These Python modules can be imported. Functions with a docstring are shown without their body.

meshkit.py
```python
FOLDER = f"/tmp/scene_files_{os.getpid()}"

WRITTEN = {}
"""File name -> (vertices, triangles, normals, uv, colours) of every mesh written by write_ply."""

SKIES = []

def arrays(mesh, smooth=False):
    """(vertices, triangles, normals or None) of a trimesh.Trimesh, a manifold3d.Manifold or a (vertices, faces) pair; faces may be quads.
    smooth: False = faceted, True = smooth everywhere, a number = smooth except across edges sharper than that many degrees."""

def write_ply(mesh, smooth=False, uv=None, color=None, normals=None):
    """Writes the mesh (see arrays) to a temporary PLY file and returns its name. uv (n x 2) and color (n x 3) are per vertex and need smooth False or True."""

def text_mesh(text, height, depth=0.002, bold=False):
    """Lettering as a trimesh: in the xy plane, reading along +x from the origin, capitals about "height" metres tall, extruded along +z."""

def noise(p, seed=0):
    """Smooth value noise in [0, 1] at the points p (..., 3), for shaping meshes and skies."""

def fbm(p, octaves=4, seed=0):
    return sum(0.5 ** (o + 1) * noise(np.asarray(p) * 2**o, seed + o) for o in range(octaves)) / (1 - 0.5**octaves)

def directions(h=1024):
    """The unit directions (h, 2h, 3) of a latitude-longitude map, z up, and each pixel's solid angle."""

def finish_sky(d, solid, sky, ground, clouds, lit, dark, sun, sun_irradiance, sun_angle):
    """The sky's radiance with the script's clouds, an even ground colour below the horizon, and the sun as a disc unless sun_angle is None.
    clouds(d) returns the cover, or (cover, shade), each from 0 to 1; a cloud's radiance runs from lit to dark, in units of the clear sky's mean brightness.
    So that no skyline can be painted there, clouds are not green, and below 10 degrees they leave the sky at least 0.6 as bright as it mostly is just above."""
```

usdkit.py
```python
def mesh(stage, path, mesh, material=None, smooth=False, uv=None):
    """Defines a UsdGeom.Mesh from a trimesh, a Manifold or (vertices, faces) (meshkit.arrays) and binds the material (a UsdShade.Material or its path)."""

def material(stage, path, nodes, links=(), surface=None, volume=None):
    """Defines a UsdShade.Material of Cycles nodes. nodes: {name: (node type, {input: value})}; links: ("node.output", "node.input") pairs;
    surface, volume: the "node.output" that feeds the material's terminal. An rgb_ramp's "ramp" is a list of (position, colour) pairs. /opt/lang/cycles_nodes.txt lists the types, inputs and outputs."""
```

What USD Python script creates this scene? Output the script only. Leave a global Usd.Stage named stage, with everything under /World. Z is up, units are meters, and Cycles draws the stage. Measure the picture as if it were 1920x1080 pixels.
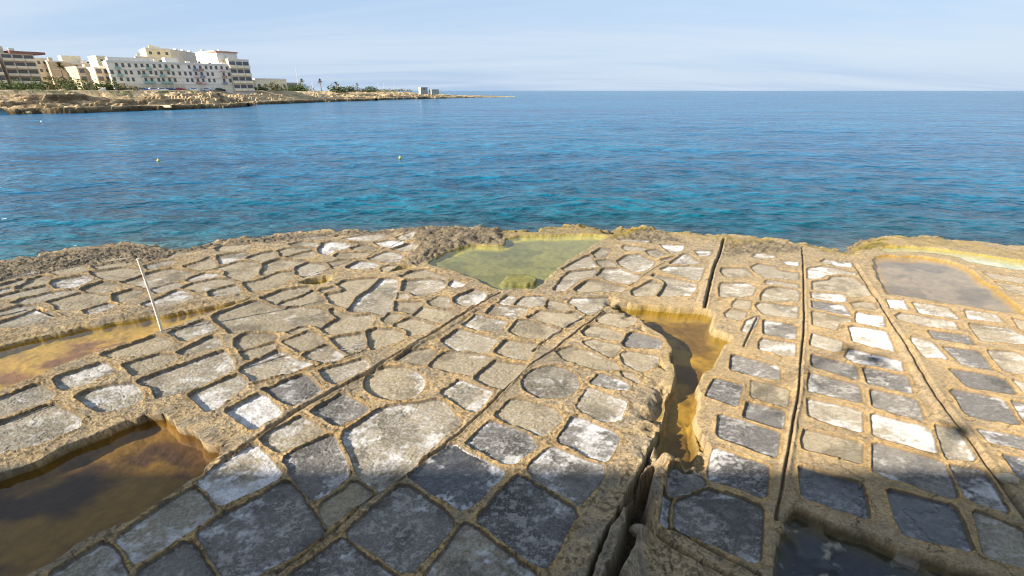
import math, random
import numpy as np
import trimesh
import usdkit
from meshkit import noise, fbm, text_mesh
from pxr import Usd, UsdGeom, UsdLux, UsdShade, Gf, Sdf, Vt

stage = Usd.Stage.CreateInMemory()
UsdGeom.SetStageUpAxis(stage, UsdGeom.Tokens.z)
UsdGeom.SetStageMetersPerUnit(stage, 1.0)
world = UsdGeom.Xform.Define(stage, "/World")
stage.SetDefaultPrim(world.GetPrim())
rng = np.random.default_rng(7)
random.seed(7)

# ------------------------------------------------------------------ camera, sky, sun, exposure
FPX, CX, CY, EYE, PITCH = 870.0, 960.0, 540.0, 5.0, math.radians(23.04)
cam = UsdGeom.Camera.Define(stage, "/World/camera")
cam.AddTranslateOp().Set(Gf.Vec3d(0, 0, EYE))
cam.AddRotateXOp().Set(90 - math.degrees(PITCH))
cam.CreateHorizontalApertureAttr(36.0)
cam.CreateVerticalApertureAttr(36.0 * 9 / 16)
cam.CreateFocalLengthAttr(36.0 * FPX / 1920)
cam.CreateClippingRangeAttr(Gf.Vec2f(0.1, 60000))
cam.CreateExposureAttr(EXPOSURE := 1.44)
SUN_ELEV = math.radians(27.0)
SX, SY = -0.868, -0.4966
SUN = np.array([SX * math.cos(SUN_ELEV), SY * math.cos(SUN_ELEV), math.sin(SUN_ELEV)])
dome = UsdLux.DomeLight.Define(stage, "/World/sky")
usdkit.material(stage, "/World/Looks/sky_air", {
    "tc": ("texture_coordinate", {}),
    "sky": ("sky_texture", {"sky_type": "single_scattering", "sun_disc": False, "sun_elevation": SUN_ELEV, "sun_rotation": math.atan2(SX, SY) % (2 * math.pi), "altitude": 10.0, "air_density": 1.0, "aerosol_density": 1.3, "ozone_density": 1.3}),
    "sep": ("separate_xyz", {}),
    "zz": ("math", {"math_type": "add", "value2": 0.12}),
    "dx": ("math", {"math_type": "divide"}), "dy": ("math", {"math_type": "divide"}),
    "xy": ("combine_xyz", {}),
    "map": ("mapping", {"scale": (0.22, 0.75, 1.0), "rotation": (0, 0, 0.25), "location": (3.1, 0.7, 0)}),
    "n": ("noise_texture", {"scale": 1.1, "detail": 5.0, "roughness": 0.55, "distortion": 0.5}),
    "r": ("rgb_ramp", {"ramp": [(0.36, (0.86, 0.86, 0.86)), (0.72, (0.98, 0.98, 0.98))]}),
    "el": ("map_range", {"from_min": 0.30, "from_max": 0.85, "to_min": 1.0, "to_max": 0.70, "clamp": True}), "vf": ("math", {"math_type": "multiply"}),
    "mix": ("mix_color", {}),
    "cr": ("rgb_ramp", {"ramp": [(0.34, (2.45, 3.30, 4.60)), (0.52, (3.05, 3.75, 4.70)), (0.74, (3.55, 4.10, 4.80))]}),
    "bg": ("background_shader", {"strength": 0.072}),
}, [("tc.generated", "sep.vector"), ("sep.z", "zz.value1"), ("sep.x", "dx.value1"), ("zz.value", "dx.value2"), ("sep.y", "dy.value1"), ("zz.value", "dy.value2"),
    ("dx.value", "xy.x"), ("dy.value", "xy.y"), ("xy.vector", "map.vector"), ("map.vector", "n.vector"), ("n.fac", "r.fac"),
    ("r.color", "vf.value1"), ("sep.z", "el.value"), ("el.result", "vf.value2"), ("vf.value", "mix.fac"), ("n.fac", "cr.fac"), ("cr.color", "mix.b"), ("sky.color", "mix.a"), ("mix.result", "bg.color")], surface="bg.background")
UsdShade.MaterialBindingAPI.Apply(dome.GetPrim()).Bind(UsdShade.Material.Get(stage, "/World/Looks/sky_air"))
dome.GetPrim().SetCustomDataByKey("kind", "structure")
sun = UsdLux.DistantLight.Define(stage, "/World/sun")
sun.CreateIntensityAttr(1.18)
sun.CreateAngleAttr(0.5)
sun.CreateColorAttr(Gf.Vec3f(1.0, 0.90, 0.745))
sun.GetPrim().CreateAttribute("inputs:normalize", Sdf.ValueTypeNames.Bool).Set(True)
# a distant light shines along its -z: turn -z to -SUN
sun.AddTransformOp().Set(Gf.Matrix4d().SetRotate(Gf.Rotation(Gf.Vec3d(0, 0, 1), Gf.Vec3d(*SUN))))

# ------------------------------------------------------------------ helpers
def ground(u, v, z=0.0):
    """point of the level z seen at photograph position (u, v)"""
    x, y = (u - CX) / FPX, -(v - CY) / FPX
    d = np.array([x, math.cos(PITCH) + y * math.sin(PITCH), -math.sin(PITCH) + y * math.cos(PITCH)])
    return (np.array([0, 0, EYE]) + d * (z - EYE) / d[2])

def parse(s, z=0.0):
    return np.array([ground(*map(float, p.split(",")), z)[:2] for p in s.split()])

COUNT = {}
def free(parent, name):
    key = (str(parent), name)
    n = COUNT.get(key, 0); COUNT[key] = n + 1
    return f"{parent}/{name}" if n == 0 else f"{parent}/{name}_{n:03d}"

def tag(prim, label=None, category=None, group=None, kind=None):
    p = prim.GetPrim() if hasattr(prim, "GetPrim") else prim
    for k, v in (("label", label), ("category", category), ("group", group), ("kind", kind)):
        if v: p.SetCustomDataByKey(k, v)
    return p

def obj(name, m, mat, parent="/World", smooth=False, col=None, wet=None):
    path = free(parent, name)
    if col is not None: smooth = True if smooth is not False else False
    o = usdkit.mesh(stage, path, m, mat, smooth=smooth)
    api = UsdGeom.PrimvarsAPI(o)
    if col is not None:
        api.CreatePrimvar("tint", Sdf.ValueTypeNames.Color3fArray, "vertex").Set(Vt.Vec3fArray.FromNumpy(np.asarray(col, np.float32)))
    if wet is not None:
        api.CreatePrimvar("wet", Sdf.ValueTypeNames.FloatArray, "vertex").Set(Vt.FloatArray.FromNumpy(np.asarray(wet, np.float32)))
    return o

def thing(name, label, category, group=None, loc=(0, 0, 0), rotz=0.0, scale=None):
    x = UsdGeom.Xform.Define(stage, free("/World", name))
    x.AddTranslateOp().Set(Gf.Vec3d(*map(float, loc)))
    if rotz: x.AddRotateZOp().Set(math.degrees(rotz))
    if scale: x.AddScaleOp().Set(Gf.Vec3f(scale, scale, scale))
    tag(x, label, category, group)
    return str(x.GetPath())

def copy(src, name, label, category, group, loc, rotz=0.0, scale=None):
    p = thing(name, label, category, group, loc, rotz, scale)
    prim = stage.GetPrimAtPath(p)
    prim.GetReferences().AddInternalReference(Sdf.Path(src))
    return p

def plain(name, color, rough=0.8, var=0.15, scale=3.0, metal=0.0, bump=0.0):
    c = np.array(color, float)
    nodes = {"tc": ("texture_coordinate", {}), "n": ("noise_texture", {"scale": scale, "detail": 5.0, "roughness": 0.6}),
             "r": ("rgb_ramp", {"ramp": [(0.3, tuple(c * (1 - var))), (0.7, tuple(np.minimum(c * (1 + var), 0.95)))]}),
             "p": ("principled_bsdf", {"roughness": rough, "metallic": metal, "specular_ior_level": 0.3})}
    links = [("tc.object", "n.vector"), ("n.fac", "r.fac"), ("r.color", "p.base_color")]
    if bump:
        nodes["b"] = ("bump", {"strength": 0.6, "distance": bump}); links += [("n.fac", "b.height"), ("b.normal", "p.normal")]
    return usdkit.material(stage, f"/World/Looks/{name}", nodes, links, surface="p.BSDF")

def box(x0, x1, y0, y1, z0, z1):
    m = trimesh.creation.box((x1 - x0, y1 - y0, z1 - z0)); m.apply_translation(((x0 + x1) / 2, (y0 + y1) / 2, (z0 + z1) / 2)); return m

def smoothstep(a, b, x):
    t = np.clip((x - a) / (b - a), 0, 1); return t * t * (3 - 2 * t)

def lerp(a, b, t):
    t = np.asarray(t)[..., None]
    return np.asarray(a) * (1 - t) + np.asarray(b) * t

def seg_dist(px, py, poly, closed=True):
    """distance to a polyline, the vector to its nearest point, and whether a point is inside"""
    d2 = np.full(px.shape, 1e9); vx = np.zeros_like(px); vy = np.zeros_like(px); inside = np.zeros(px.shape, bool)
    n = len(poly)
    for k in range(n if closed else n - 1):
        ax, ay = poly[k]; bx, by = poly[(k + 1) % n]
        ex, ey = bx - ax, by - ay
        L = ex * ex + ey * ey + 1e-12
        t = np.clip(((px - ax) * ex + (py - ay) * ey) / L, 0, 1)
        qx, qy = ax + t * ex - px, ay + t * ey - py
        q = qx * qx + qy * qy
        m = q < d2
        d2 = np.where(m, q, d2); vx = np.where(m, qx, vx); vy = np.where(m, qy, vy)
        if closed:
            c = (ay > py) != (by > py)
            with np.errstate(divide="ignore", invalid="ignore"):
                xi = ax + (py - ay) * ex / (ey if abs(ey) > 1e-12 else 1e-12)
            inside ^= c & (px < xi)
    return np.sqrt(d2), vx, vy, inside

def chaikin(p, n=2, r=0.2, closed=True):
    for _ in range(n):
        q = np.roll(p, -1, 0)
        a, b = p * (1 - r) + q * r, p * r + q * (1 - r)
        if closed: p = np.stack([a, b], 1).reshape(-1, 2)
        else: p = np.vstack([p[:1], np.stack([a[:-1], b[:-1]], 1).reshape(-1, 2), p[-1:]])
    return p
# ---- outlines surveyed on the shelf: image point -> point of the ground plane (see ground()); type: t dry stone, w patchy salt, s white salt, d dark damp, b black wet
PANS = """
w8|0,534 41,522 50,525 49,529 31,536 22,535 0,540 -40,548 -40,543
t8|50,524 78,515 100,518 88,529 80,534 48,542 30,542 33,535 49,528
w8|0,541 21,537 23,543 0,550 -30,557 -30,548
w8|0,554 31,546 81,534 92,537 95,543 50,555 22,560 0,561 -40,570 -40,563
w8|22,568 38,560 95,547 136,541 148,546 112,556 85,565 62,569 29,569
w8|0,581 44,571 65,571 68,576 38,588 0,594 -40,605 -40,592
w8|-60,622 20,597 62,580 92,584 108,591 80,604 45,611 0,614 -60,636
w8|90,528 112,521 156,514 166,515 171,524 144,537 112,540 107,540 95,531
t8|168,508 176,508 230,499 262,502 272,507 264,514 232,525 218,526 200,523 192,522 175,514
t8|151,542 162,535 194,525 218,528 217,539 198,549 165,547
t8|228,527 258,516 300,504 325,501 358,510 358,517 340,526 322,528 281,541 272,540 252,534 232,530
t7|85,565 147,548 162,548 205,553 207,560 200,565 156,580 137,582 107,580 100,569
t8|208,553 216,550 250,541 262,543 275,545 262,556 240,564 228,567 210,562
w6|157,581 200,567 218,573 185,586 162,587
w6|281,542 324,530 338,529 340,536 329,541 298,550
w6|347,525 382,511 405,512 410,516 391,523 358,529
w6|265,570 330,544 345,543 357,548 364,558 330,568 285,574
t6|340,539 361,531 405,522 432,522 442,529 392,543 366,546 355,542
w8|391,544 442,531 448,539 450,547 401,556 393,555
w6|270,495 312,487 332,486 339,489 305,498 282,505 274,501
t7|341,499 370,490 392,482 398,485 407,494 401,502 374,506
t7|307,482 326,471 332,470 370,471 328,481
t9|404,465 415,458 470,455 474,461 469,466 431,471 408,470
w8|406,479 430,474 455,471 470,475 460,482 441,489 428,494 412,494
t7|400,503 440,491 456,489 485,491 489,500 480,515 467,524 455,527 449,525 430,520 422,514 425,510 417,505
t7|461,484 487,474 512,469 520,475 522,482 494,490 470,487
t8|520,469 537,464 575,462 587,466 566,470 537,480 525,481
t7|530,480 544,477 587,468 594,475 590,482 562,486
t9|492,494 520,484 560,486 580,488 559,497 522,507 492,516 488,512
w8|556,500 577,491 612,494 618,498 600,511 572,520 562,515 554,512
t6|455,530 492,521 522,510 550,507 550,520 532,532 502,542 470,545
w8|540,458 566,451 594,453 600,458 592,464 575,461 548,461
s10|596,467 604,454 622,450 665,454 675,456 666,459 642,466 625,471 619,476 600,476
w6|642,446 675,441 718,437 730,439 706,450 687,452 660,450
s6|700,454 725,450 760,451 756,456 731,465 715,462
w6|742,445 760,439 780,437 775,445 765,450 747,449
w8|733,466 767,455 787,459 787,465 757,471 741,469
t7|656,464 677,457 700,460 710,464 702,470 665,468
t7|626,480 632,474 687,471 700,475 677,483 637,485
w7|687,484 725,470 747,473 755,480 750,489 725,492 716,490
w8|650,500 670,489 687,487 706,491 715,497 704,502 670,505 654,504
t6|610,492 645,485 660,488 642,499 625,503 618,498
t6|712,502 731,497 748,496 732,507 717,509
t8|395,592 477,562 520,573 568,572 612,580 622,593 600,614 582,608 535,621 512,621 470,621 452,624 432,624
t7|487,558 530,542 580,535 585,541 563,552 523,565 518,570 505,566
t7|522,571 527,566 560,555 586,543 597,548 611,565 604,573 563,571 535,575
w7|597,543 627,535 630,541 608,548 598,547
t7|610,550 640,546 645,540 630,533 645,525 680,521 708,519 702,528 690,541 668,556 652,577 640,573 620,568 613,560
w9|652,582 666,558 692,543 717,520 737,519 746,524 745,545 739,557 736,580 717,590 703,588 695,584 662,584
t7|748,517 773,507 798,503 810,508 838,518 835,527 812,519 760,522
w9|754,544 758,525 807,521 836,529 838,535 820,545 795,554 777,554 764,545
s7|839,534 850,524 872,530 868,535 853,540
t4|745,550 763,549 768,559 744,561
t8|740,565 790,563 793,567 787,575 773,587 743,581 739,579
t5|802,565 823,554 840,557 847,567 853,572 840,577 811,575
w7|847,565 857,555 890,540 907,543 913,555 900,567 877,575 855,569
t6|776,590 793,574 810,577 840,580 856,590 840,600 822,605 795,597
t5|716,598 730,587 750,587 757,590 739,603 722,605
t6|739,607 770,594 790,599 818,610 813,617 790,627 762,630 758,617 741,613
t9|689,620 707,615 740,615 759,620 762,632 733,645 705,653 700,654 692,643
w7|620,634 640,628 680,623 684,640 683,653 655,659 640,652
t8|600,616 634,596 620,580 625,577 645,585 665,592 698,587 700,603 687,618 622,627 610,623
t5|537,622 562,611 577,612 581,617 547,627
t6|528,640 582,621 609,638 604,644 563,660 557,657
t7|567,665 612,645 643,662 640,668 608,682 587,673
t8|442,649 442,635 460,623 507,623 520,630 513,639 483,648 448,655
t5|449,660 470,650 515,641 513,655 490,668 462,673
w8|450,690 515,657 530,660 553,673 587,678 583,683 547,697 475,715 452,698
d8|493,730 565,702 575,705 600,730 593,735 552,760 537,757 513,740
w7|597,693 682,668 693,687 637,713 628,718 612,710
s10|423,768 485,737 497,740 527,772 520,782 475,806
t7|489,822 563,780 578,787 607,810 526,847 511,839
t8|191,664 200,660 290,627 312,634 322,643 300,655 262,665 207,669
w7|317,622 380,600 395,603 405,617 347,638 340,637
w7|333,660 340,655 398,628 413,633 417,647 363,662 338,663
t7|230,683 295,662 322,663 337,667 323,677 255,703 248,700
w9|253,715 417,656 433,673 440,692 350,733 295,745 290,727 270,720
w8|355,737 442,701 455,702 467,718 417,757 392,770 377,760 367,747
w9|100,708 193,677 215,693 205,702 125,732 117,730
w8|142,743 153,735 200,722 250,716 268,740 265,752 217,770 192,772 172,763
w7|-60,770 70,717 97,737 95,748 20,774 0,782 -60,803
w9|-60,817 97,753 148,787 147,800 100,822 0,848 -60,868
s7|373,900 400,880 476,833 530,890 411,950 400,940
w7|218,1006 363,911 405,961 255,1056
d7|255,1072 348,1013 400,1080 380,1110 290,1140
w7|90,1082 195,1015 235,1075 200,1110 100,1160
d6|370,1000 400,977 539,898 607,995 600,1005 493,1073 430,1090 415,1065
d6|530,858 622,813 640,850 652,891 637,906 596,935 581,935
t4|600,947 667,904 701,921 611,993
w7|641,810 718,763 826,748 863,791 807,836 755,895 704,919 674,887
d6|652,995 748,910 763,913 855,980 763,1078 660,1013
d6|541,1080 637,1010 650,1015 755,1090 700,1140 600,1180
b6|767,890 844,830 950,885 873,960 800,920
d5|876,830 918,788 993,813 1007,835 963,868 950,868 889,838
d6|893,975 970,892 985,898 1084,962 1023,1061 1008,1058
w6|790,1090 873,985 885,990 1010,1085 950,1160 820,1150
d5|989,876 1033,836 1096,861 1130,873 1126,898 1085,947 1074,936 1007,902
d5|1044,824 1078,780 1165,817 1137,863 1107,854
w4|1081,763 1104,726 1174,754 1163,787 1133,791
d4|1109,719 1122,702 1133,701 1180,721 1178,732 1144,728
o5|1033,717 52,30
t5|928,778 963,746 1037,765 1056,784 1022,813 1011,815 948,787
c7|740,718 55,31
d7|583,770 642,735 690,763 683,772 632,798
w6|828,735 863,712 923,733 907,753 888,773 853,753
t6|743,675 767,658 803,652 820,658 807,675 797,685 760,678
t6|800,684 838,656 887,660 922,668 913,683 880,704 843,698
t6|890,710 925,676 988,683 967,710 940,728 927,725
w6|828,638 862,615 937,638 922,648 913,663 848,653
w5|867,608 893,588 953,603 945,610 932,622 887,615
t5|912,587 928,571 947,573 990,578 980,595 947,593
s5|933,567 953,553 968,557 962,569 945,571
w5|962,570 982,555 1022,555 1020,573 990,575
t5|988,597 1012,581 1057,585 1082,584 1097,595 1072,613 1048,615
t6|1022,573 1028,562 1062,567 1077,577 1062,583 1027,578
w5|1065,567 1073,558 1140,557 1143,563 1127,578 1103,590 1087,582
t5|955,622 970,600 998,598 1052,617 1053,623 1033,637 1003,633 967,628
t6|928,660 950,636 1005,643 1005,653 988,675 947,667
t4|1118,597 1137,585 1160,587 1197,595 1190,607 1167,615 1120,603
t5|1092,623 1110,608 1163,622 1170,630 1165,640 1123,633 1095,630
t4|1092,643 1113,636 1167,650 1153,667 1143,670 1120,658
d6|1167,643 1185,620 1243,635 1240,655 1175,650
t4|1163,663 1180,658 1237,667 1235,678 1223,690 1200,697 1173,682
t5|1042,657 1070,650 1100,657 1157,680 1163,693 1123,692 1087,682 1055,670
t4|1165,696 1185,698 1203,716 1195,718 1172,706
w7|1054,503 1095,480 1108,477 1113,487 1122,500 1094,501 1059,507
w7|1039,540 1052,522 1067,508 1120,503 1122,510 1112,518 1087,521 1075,530 1060,545 1041,545
t8|1109,475 1125,463 1148,465 1136,482 1115,482
t5|1164,464 1168,459 1195,461 1220,465 1207,471 1175,471
t6|1113,488 1137,484 1156,491 1160,499 1126,499
w7|1153,490 1175,476 1200,475 1219,485 1230,489 1225,500 1205,509 1187,510 1162,497
w7|1118,515 1131,502 1160,501 1187,512 1206,515 1195,527 1175,532 1140,525
t8|1078,542 1102,523 1125,524 1154,531 1177,536 1166,546 1090,547
w7|1235,505 1252,497 1295,497 1324,501 1313,529 1272,516
w8|1220,517 1225,511 1310,531 1309,538 1297,554 1230,556 1247,531 1238,523
t6|1182,543 1222,523 1242,530 1241,538 1228,554 1200,556 1185,553
s5|1234,457 1286,458 1284,466 1278,472 1257,476
s5|1300,469 1340,469 1332,480 1308,479
w6|1252,494 1280,474 1291,475 1310,487 1326,493 1310,494 1292,495
w5|1236,486 1270,478 1247,491
w5|1155,449 1162,446 1220,449 1218,456 1190,454
t6|1207,469 1230,466 1250,476 1234,484 1216,478
t5|1349,508 1352,500 1400,500 1416,516 1388,519 1361,520
t5|1406,499 1420,492 1457,498 1462,505 1500,510 1500,525 1435,520 1412,508
w4|1417,473 1456,477 1458,484 1432,486 1407,481
s4|1461,487 1500,490 1500,499 1476,496
w4|1431,528 1437,523 1498,531 1500,540 1480,538 1455,534 1436,532
w5|1346,541 1350,530 1400,529 1421,537 1412,555 1382,557 1348,556
t5|1425,553 1433,541 1453,536 1495,541 1501,548 1501,563 1460,566 1425,563
w4|1414,572 1425,565 1499,574 1497,597 1450,592 1428,588
t4|1372,567 1380,560 1412,563 1408,577 1403,583 1370,576
t4|1357,587 1368,577 1402,583 1400,595 1387,603 1360,594
w3|1398,600 1425,590 1421,610 1400,625 1389,620
d5|1431,598 1494,608 1494,636 1430,626
w5|1422,638 1430,632 1494,641 1493,668 1483,668 1423,655
d5|1370,664 1380,662 1464,687 1464,714 1407,703 1368,691
d5|1339,706 1395,720 1384,764 1322,743 1323,738
t3|1407,710 1482,730 1478,765 1406,743
d4|1400,750 1473,768 1470,807 1393,783
d5|1343,813 1346,778 1356,777 1465,810 1456,861 1352,824
d3|1330,873 1337,839 1443,873 1437,936 1330,899
d6|1263,947 1322,913 1433,947 1426,1060 1263,987
d4|1254,898 1263,884 1315,876 1322,910 1263,932 1252,924
b6|1247,930 1260,938 1250,985 1238,990
s4|1535,491 1545,484 1600,490 1600,501 1567,500
s4|1512,502 1540,497 1561,500 1586,507 1606,510 1607,516 1567,513 1552,515 1541,522 1512,522
t5|1521,527 1553,523 1557,517 1580,515 1605,518 1618,531 1630,538 1640,555 1593,556 1577,549 1522,543
w4|1519,546 1577,550 1590,557 1588,566 1572,566 1521,558
d4|1521,562 1582,570 1598,590 1597,593 1522,577
t3|1592,567 1620,563 1640,568 1650,581 1610,577 1600,575
t4|1520,585 1525,582 1600,597 1598,603 1575,607 1570,620 1523,610
s5|1601,601 1605,582 1657,592 1662,614 1610,606
s5|1590,612 1600,610 1664,619 1680,660 1655,655 1598,640
w5|1518,638 1523,622 1582,637 1580,657 1567,660 1518,647
d4|1587,660 1592,652 1692,675 1697,697 1605,680 1583,668
d5|1520,665 1525,663 1607,683 1612,713 1520,687
d5|1618,685 1702,703 1715,740 1625,718
d5|1513,720 1517,697 1613,720 1617,758 1515,733
d5|1630,728 1720,747 1737,792 1635,763
w5|1512,745 1618,768 1619,811 1533,787 1515,780
s5|1633,773 1747,802 1760,852 1636,817
t4|1501,824 1508,802 1618,828 1618,869 1593,862 1505,843
d4|1636,826 1773,865 1799,939 1666,895 1636,880
b6|1496,871 1618,906 1631,973 1621,974 1503,932
b6|1662,913 1792,947 1829,1039 1692,1002 1677,976
w4|1822,954 1920,991 1940,1070 1845,1043
w4|1751,795 1796,802 1833,865 1773,861
d4|1777,869 1844,880 1896,965 1814,939
s4|1660,559 1695,562 1708,580 1668,578
w4|1707,565 1780,574 1803,600 1723,587
w4|1807,578 1867,587 1888,606 1813,597
w4|1678,590 1690,585 1792,602 1802,620 1737,612 1683,598
d5|1737,617 1815,627 1833,648 1750,635
t4|1812,604 1890,613 1925,630 1925,645 1838,640
w4|1707,630 1747,637 1780,675 1732,670 1707,640
d4|1763,647 1835,656 1868,697 1802,683
w4|1848,655 1900,657 1930,672 1930,703 1883,698
d5|1775,688 1883,708 1910,740 1817,728
d6|1780,730 1788,727 1883,747 1918,800 1813,778
w4|1897,712 1940,718 1940,745 1918,735
d5|1893,749 1960,762 1960,815 1925,800
d4|1829,802 1920,817 1940,850 1852,828
b5|1877,850 1935,862 1960,925 1910,895
t4|1895,595 1930,600 1930,625 1910,615
t4|1838,508 1925,520 1925,532 1860,522
t4|1862,526 1925,536 1930,556 1890,545
w7|0,520 30,512 60,505 75,508 40,518 0,528
t7|90,508 150,497 165,500 160,508 110,516
t6|172,499 225,489 255,492 232,497 182,505
t6|180,486 215,481 250,480 220,487 190,491
w5|560,446 600,440 630,441 610,447 575,449
t5|640,458 655,452 690,455 660,459
w5|-80,572 -20,560 -12,566 -40,580 -80,590
"""
# pools: name, water level, floor depth, floor style, outline
POOLS = [
 ("A", -.07, .20, "-200,703 0,651 75,632 175,611 300,591 440,566 476,558 440,573 380,592 300,622 250,638 192,658 120,683 73,703 0,732 -200,812"),
 ("B", -.14, .32, "-400,1030 0,887 93,854 178,813 296,769 365,808 431,850 370,895 330,924 259,973 148,1021 59,1080 -60,1150 -400,1330"),
 ("C", -.06, .18, "800,494 830,474 880,458 945,460 951,444 990,441 1040,440 1100,439 1140,441 1130,450 1095,469 1060,492 1032,517 1005,542 985,542 945,545 915,535 870,515 835,503 812,499"),
 ("D", -.16, .36, "1138,580 1160,569 1230,575 1300,580 1338,585 1340,600 1335,615 1337,623 1372,633 1370,645 1355,652 1345,678 1322,700 1310,730 1302,770 1303,800 1307,840 1305,872 1270,879 1238,872 1234,850 1228,820 1240,790 1247,760 1260,720 1259,690 1258,655 1250,638 1230,622 1212,612 1200,598 1180,588"),
 ("E", -.05, .15, "1635,482 1660,478 1720,480 1770,487 1810,499 1840,522 1880,548 1922,583 1960,612 1930,592 1875,586 1800,571 1780,570 1700,556 1658,552 1650,530 1640,510"),
 ("F", -.06, .16, "1650,463 1700,461 1760,466 1830,475 1925,489 1990,500 1990,522 1925,508 1860,501 1815,491 1790,480 1730,473 1650,473"),
 ("H", -.14, .30, "561,531 587,523 625,519 615,531 595,537 565,533"),
 ("I", -.14, .30, "730,511 747,501 767,497 780,501 772,505 737,511"),
 ("G", -.15, .20, "1447,1085 1458,986 1488,956 1533,978 1625,1008 1744,1052 1850,1086 1920,1120 1900,1240 1440,1240"),
]
SHORE = "-500,640 -200,552 0,488 60,480 120,468 180,460 250,455 300,462 340,465 380,455 440,447 500,442 560,434 620,430 700,430 760,426 820,422 880,424 950,431 1000,432 1040,423 1090,421 1130,430 1143,437 1156,438 1170,423 1220,423 1260,432 1340,440 1400,443 1450,447 1500,455 1530,460 1560,467 1582,475 1600,466 1628,459 1610,452 1640,445 1700,443 1800,448 1860,455 1920,463 2100,480 2400,520"
# grooves (cut channels and cracks): half width m, depth m
GROOVES = [
 (.030,.06,"940,548 880,582 800,630 740,668 690,700 600,745 520,795 460,835 420,862"),
 (.022,.03,"925,552 870,585 800,635 745,672"),
 (.020,.05,"1150,570 1120,592 1060,640 1030,662 985,690 950,725 905,770 870,805 800,858 745,900 690,935 640,985 590,1020 520,1075"),
 (.022,.08,"1504,462 1507,500 1508,560 1508,620 1502,680 1498,740 1488,790 1478,850 1468,900 1455,975"),
 (.045,.06,"1600,492 1625,530 1645,560 1668,600 1695,640 1715,670 1735,705 1760,745 1790,785 1830,840 1870,895 1900,940 1935,985"),
 (.034,.15,"1358,446 1355,455 1349,480 1340,497 1332,530 1322,576"),
 (.018,.06,"100,755 60,770 0,793 -60,815"),
 (.020,.05,"440,692 560,655 690,650 640,672 470,722"),
 (.018,.04,"478,722 560,698 690,655"),
 (.030,.30,"1236,800 1217,850 1202,880 1166,950 1132,1010 1105,1085"),
 (.025,.05,"1100,590 1060,612 1000,655"),
 (.020,.03,"1180,536 1220,508 1250,490"),
 (.020,.04,"1420,595 1405,625 1395,650"),
 (.03,.08,"0,590 60,575 90,585 110,592"),
 (.02,.05,"1230,1005 1300,1048 1400,1100"),
 (.02,.05,"1240,990 1262,990 1330,1030 1425,1078"),
 (.018,.05,"760,448 700,475 650,490 560,520"),
 (.02,.06,"200,478 120,497 40,512 -40,530"), (.02,.06,"300,470 230,480 160,492"), (.025,.08,"70,508 20,518 -40,530"),
]
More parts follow.
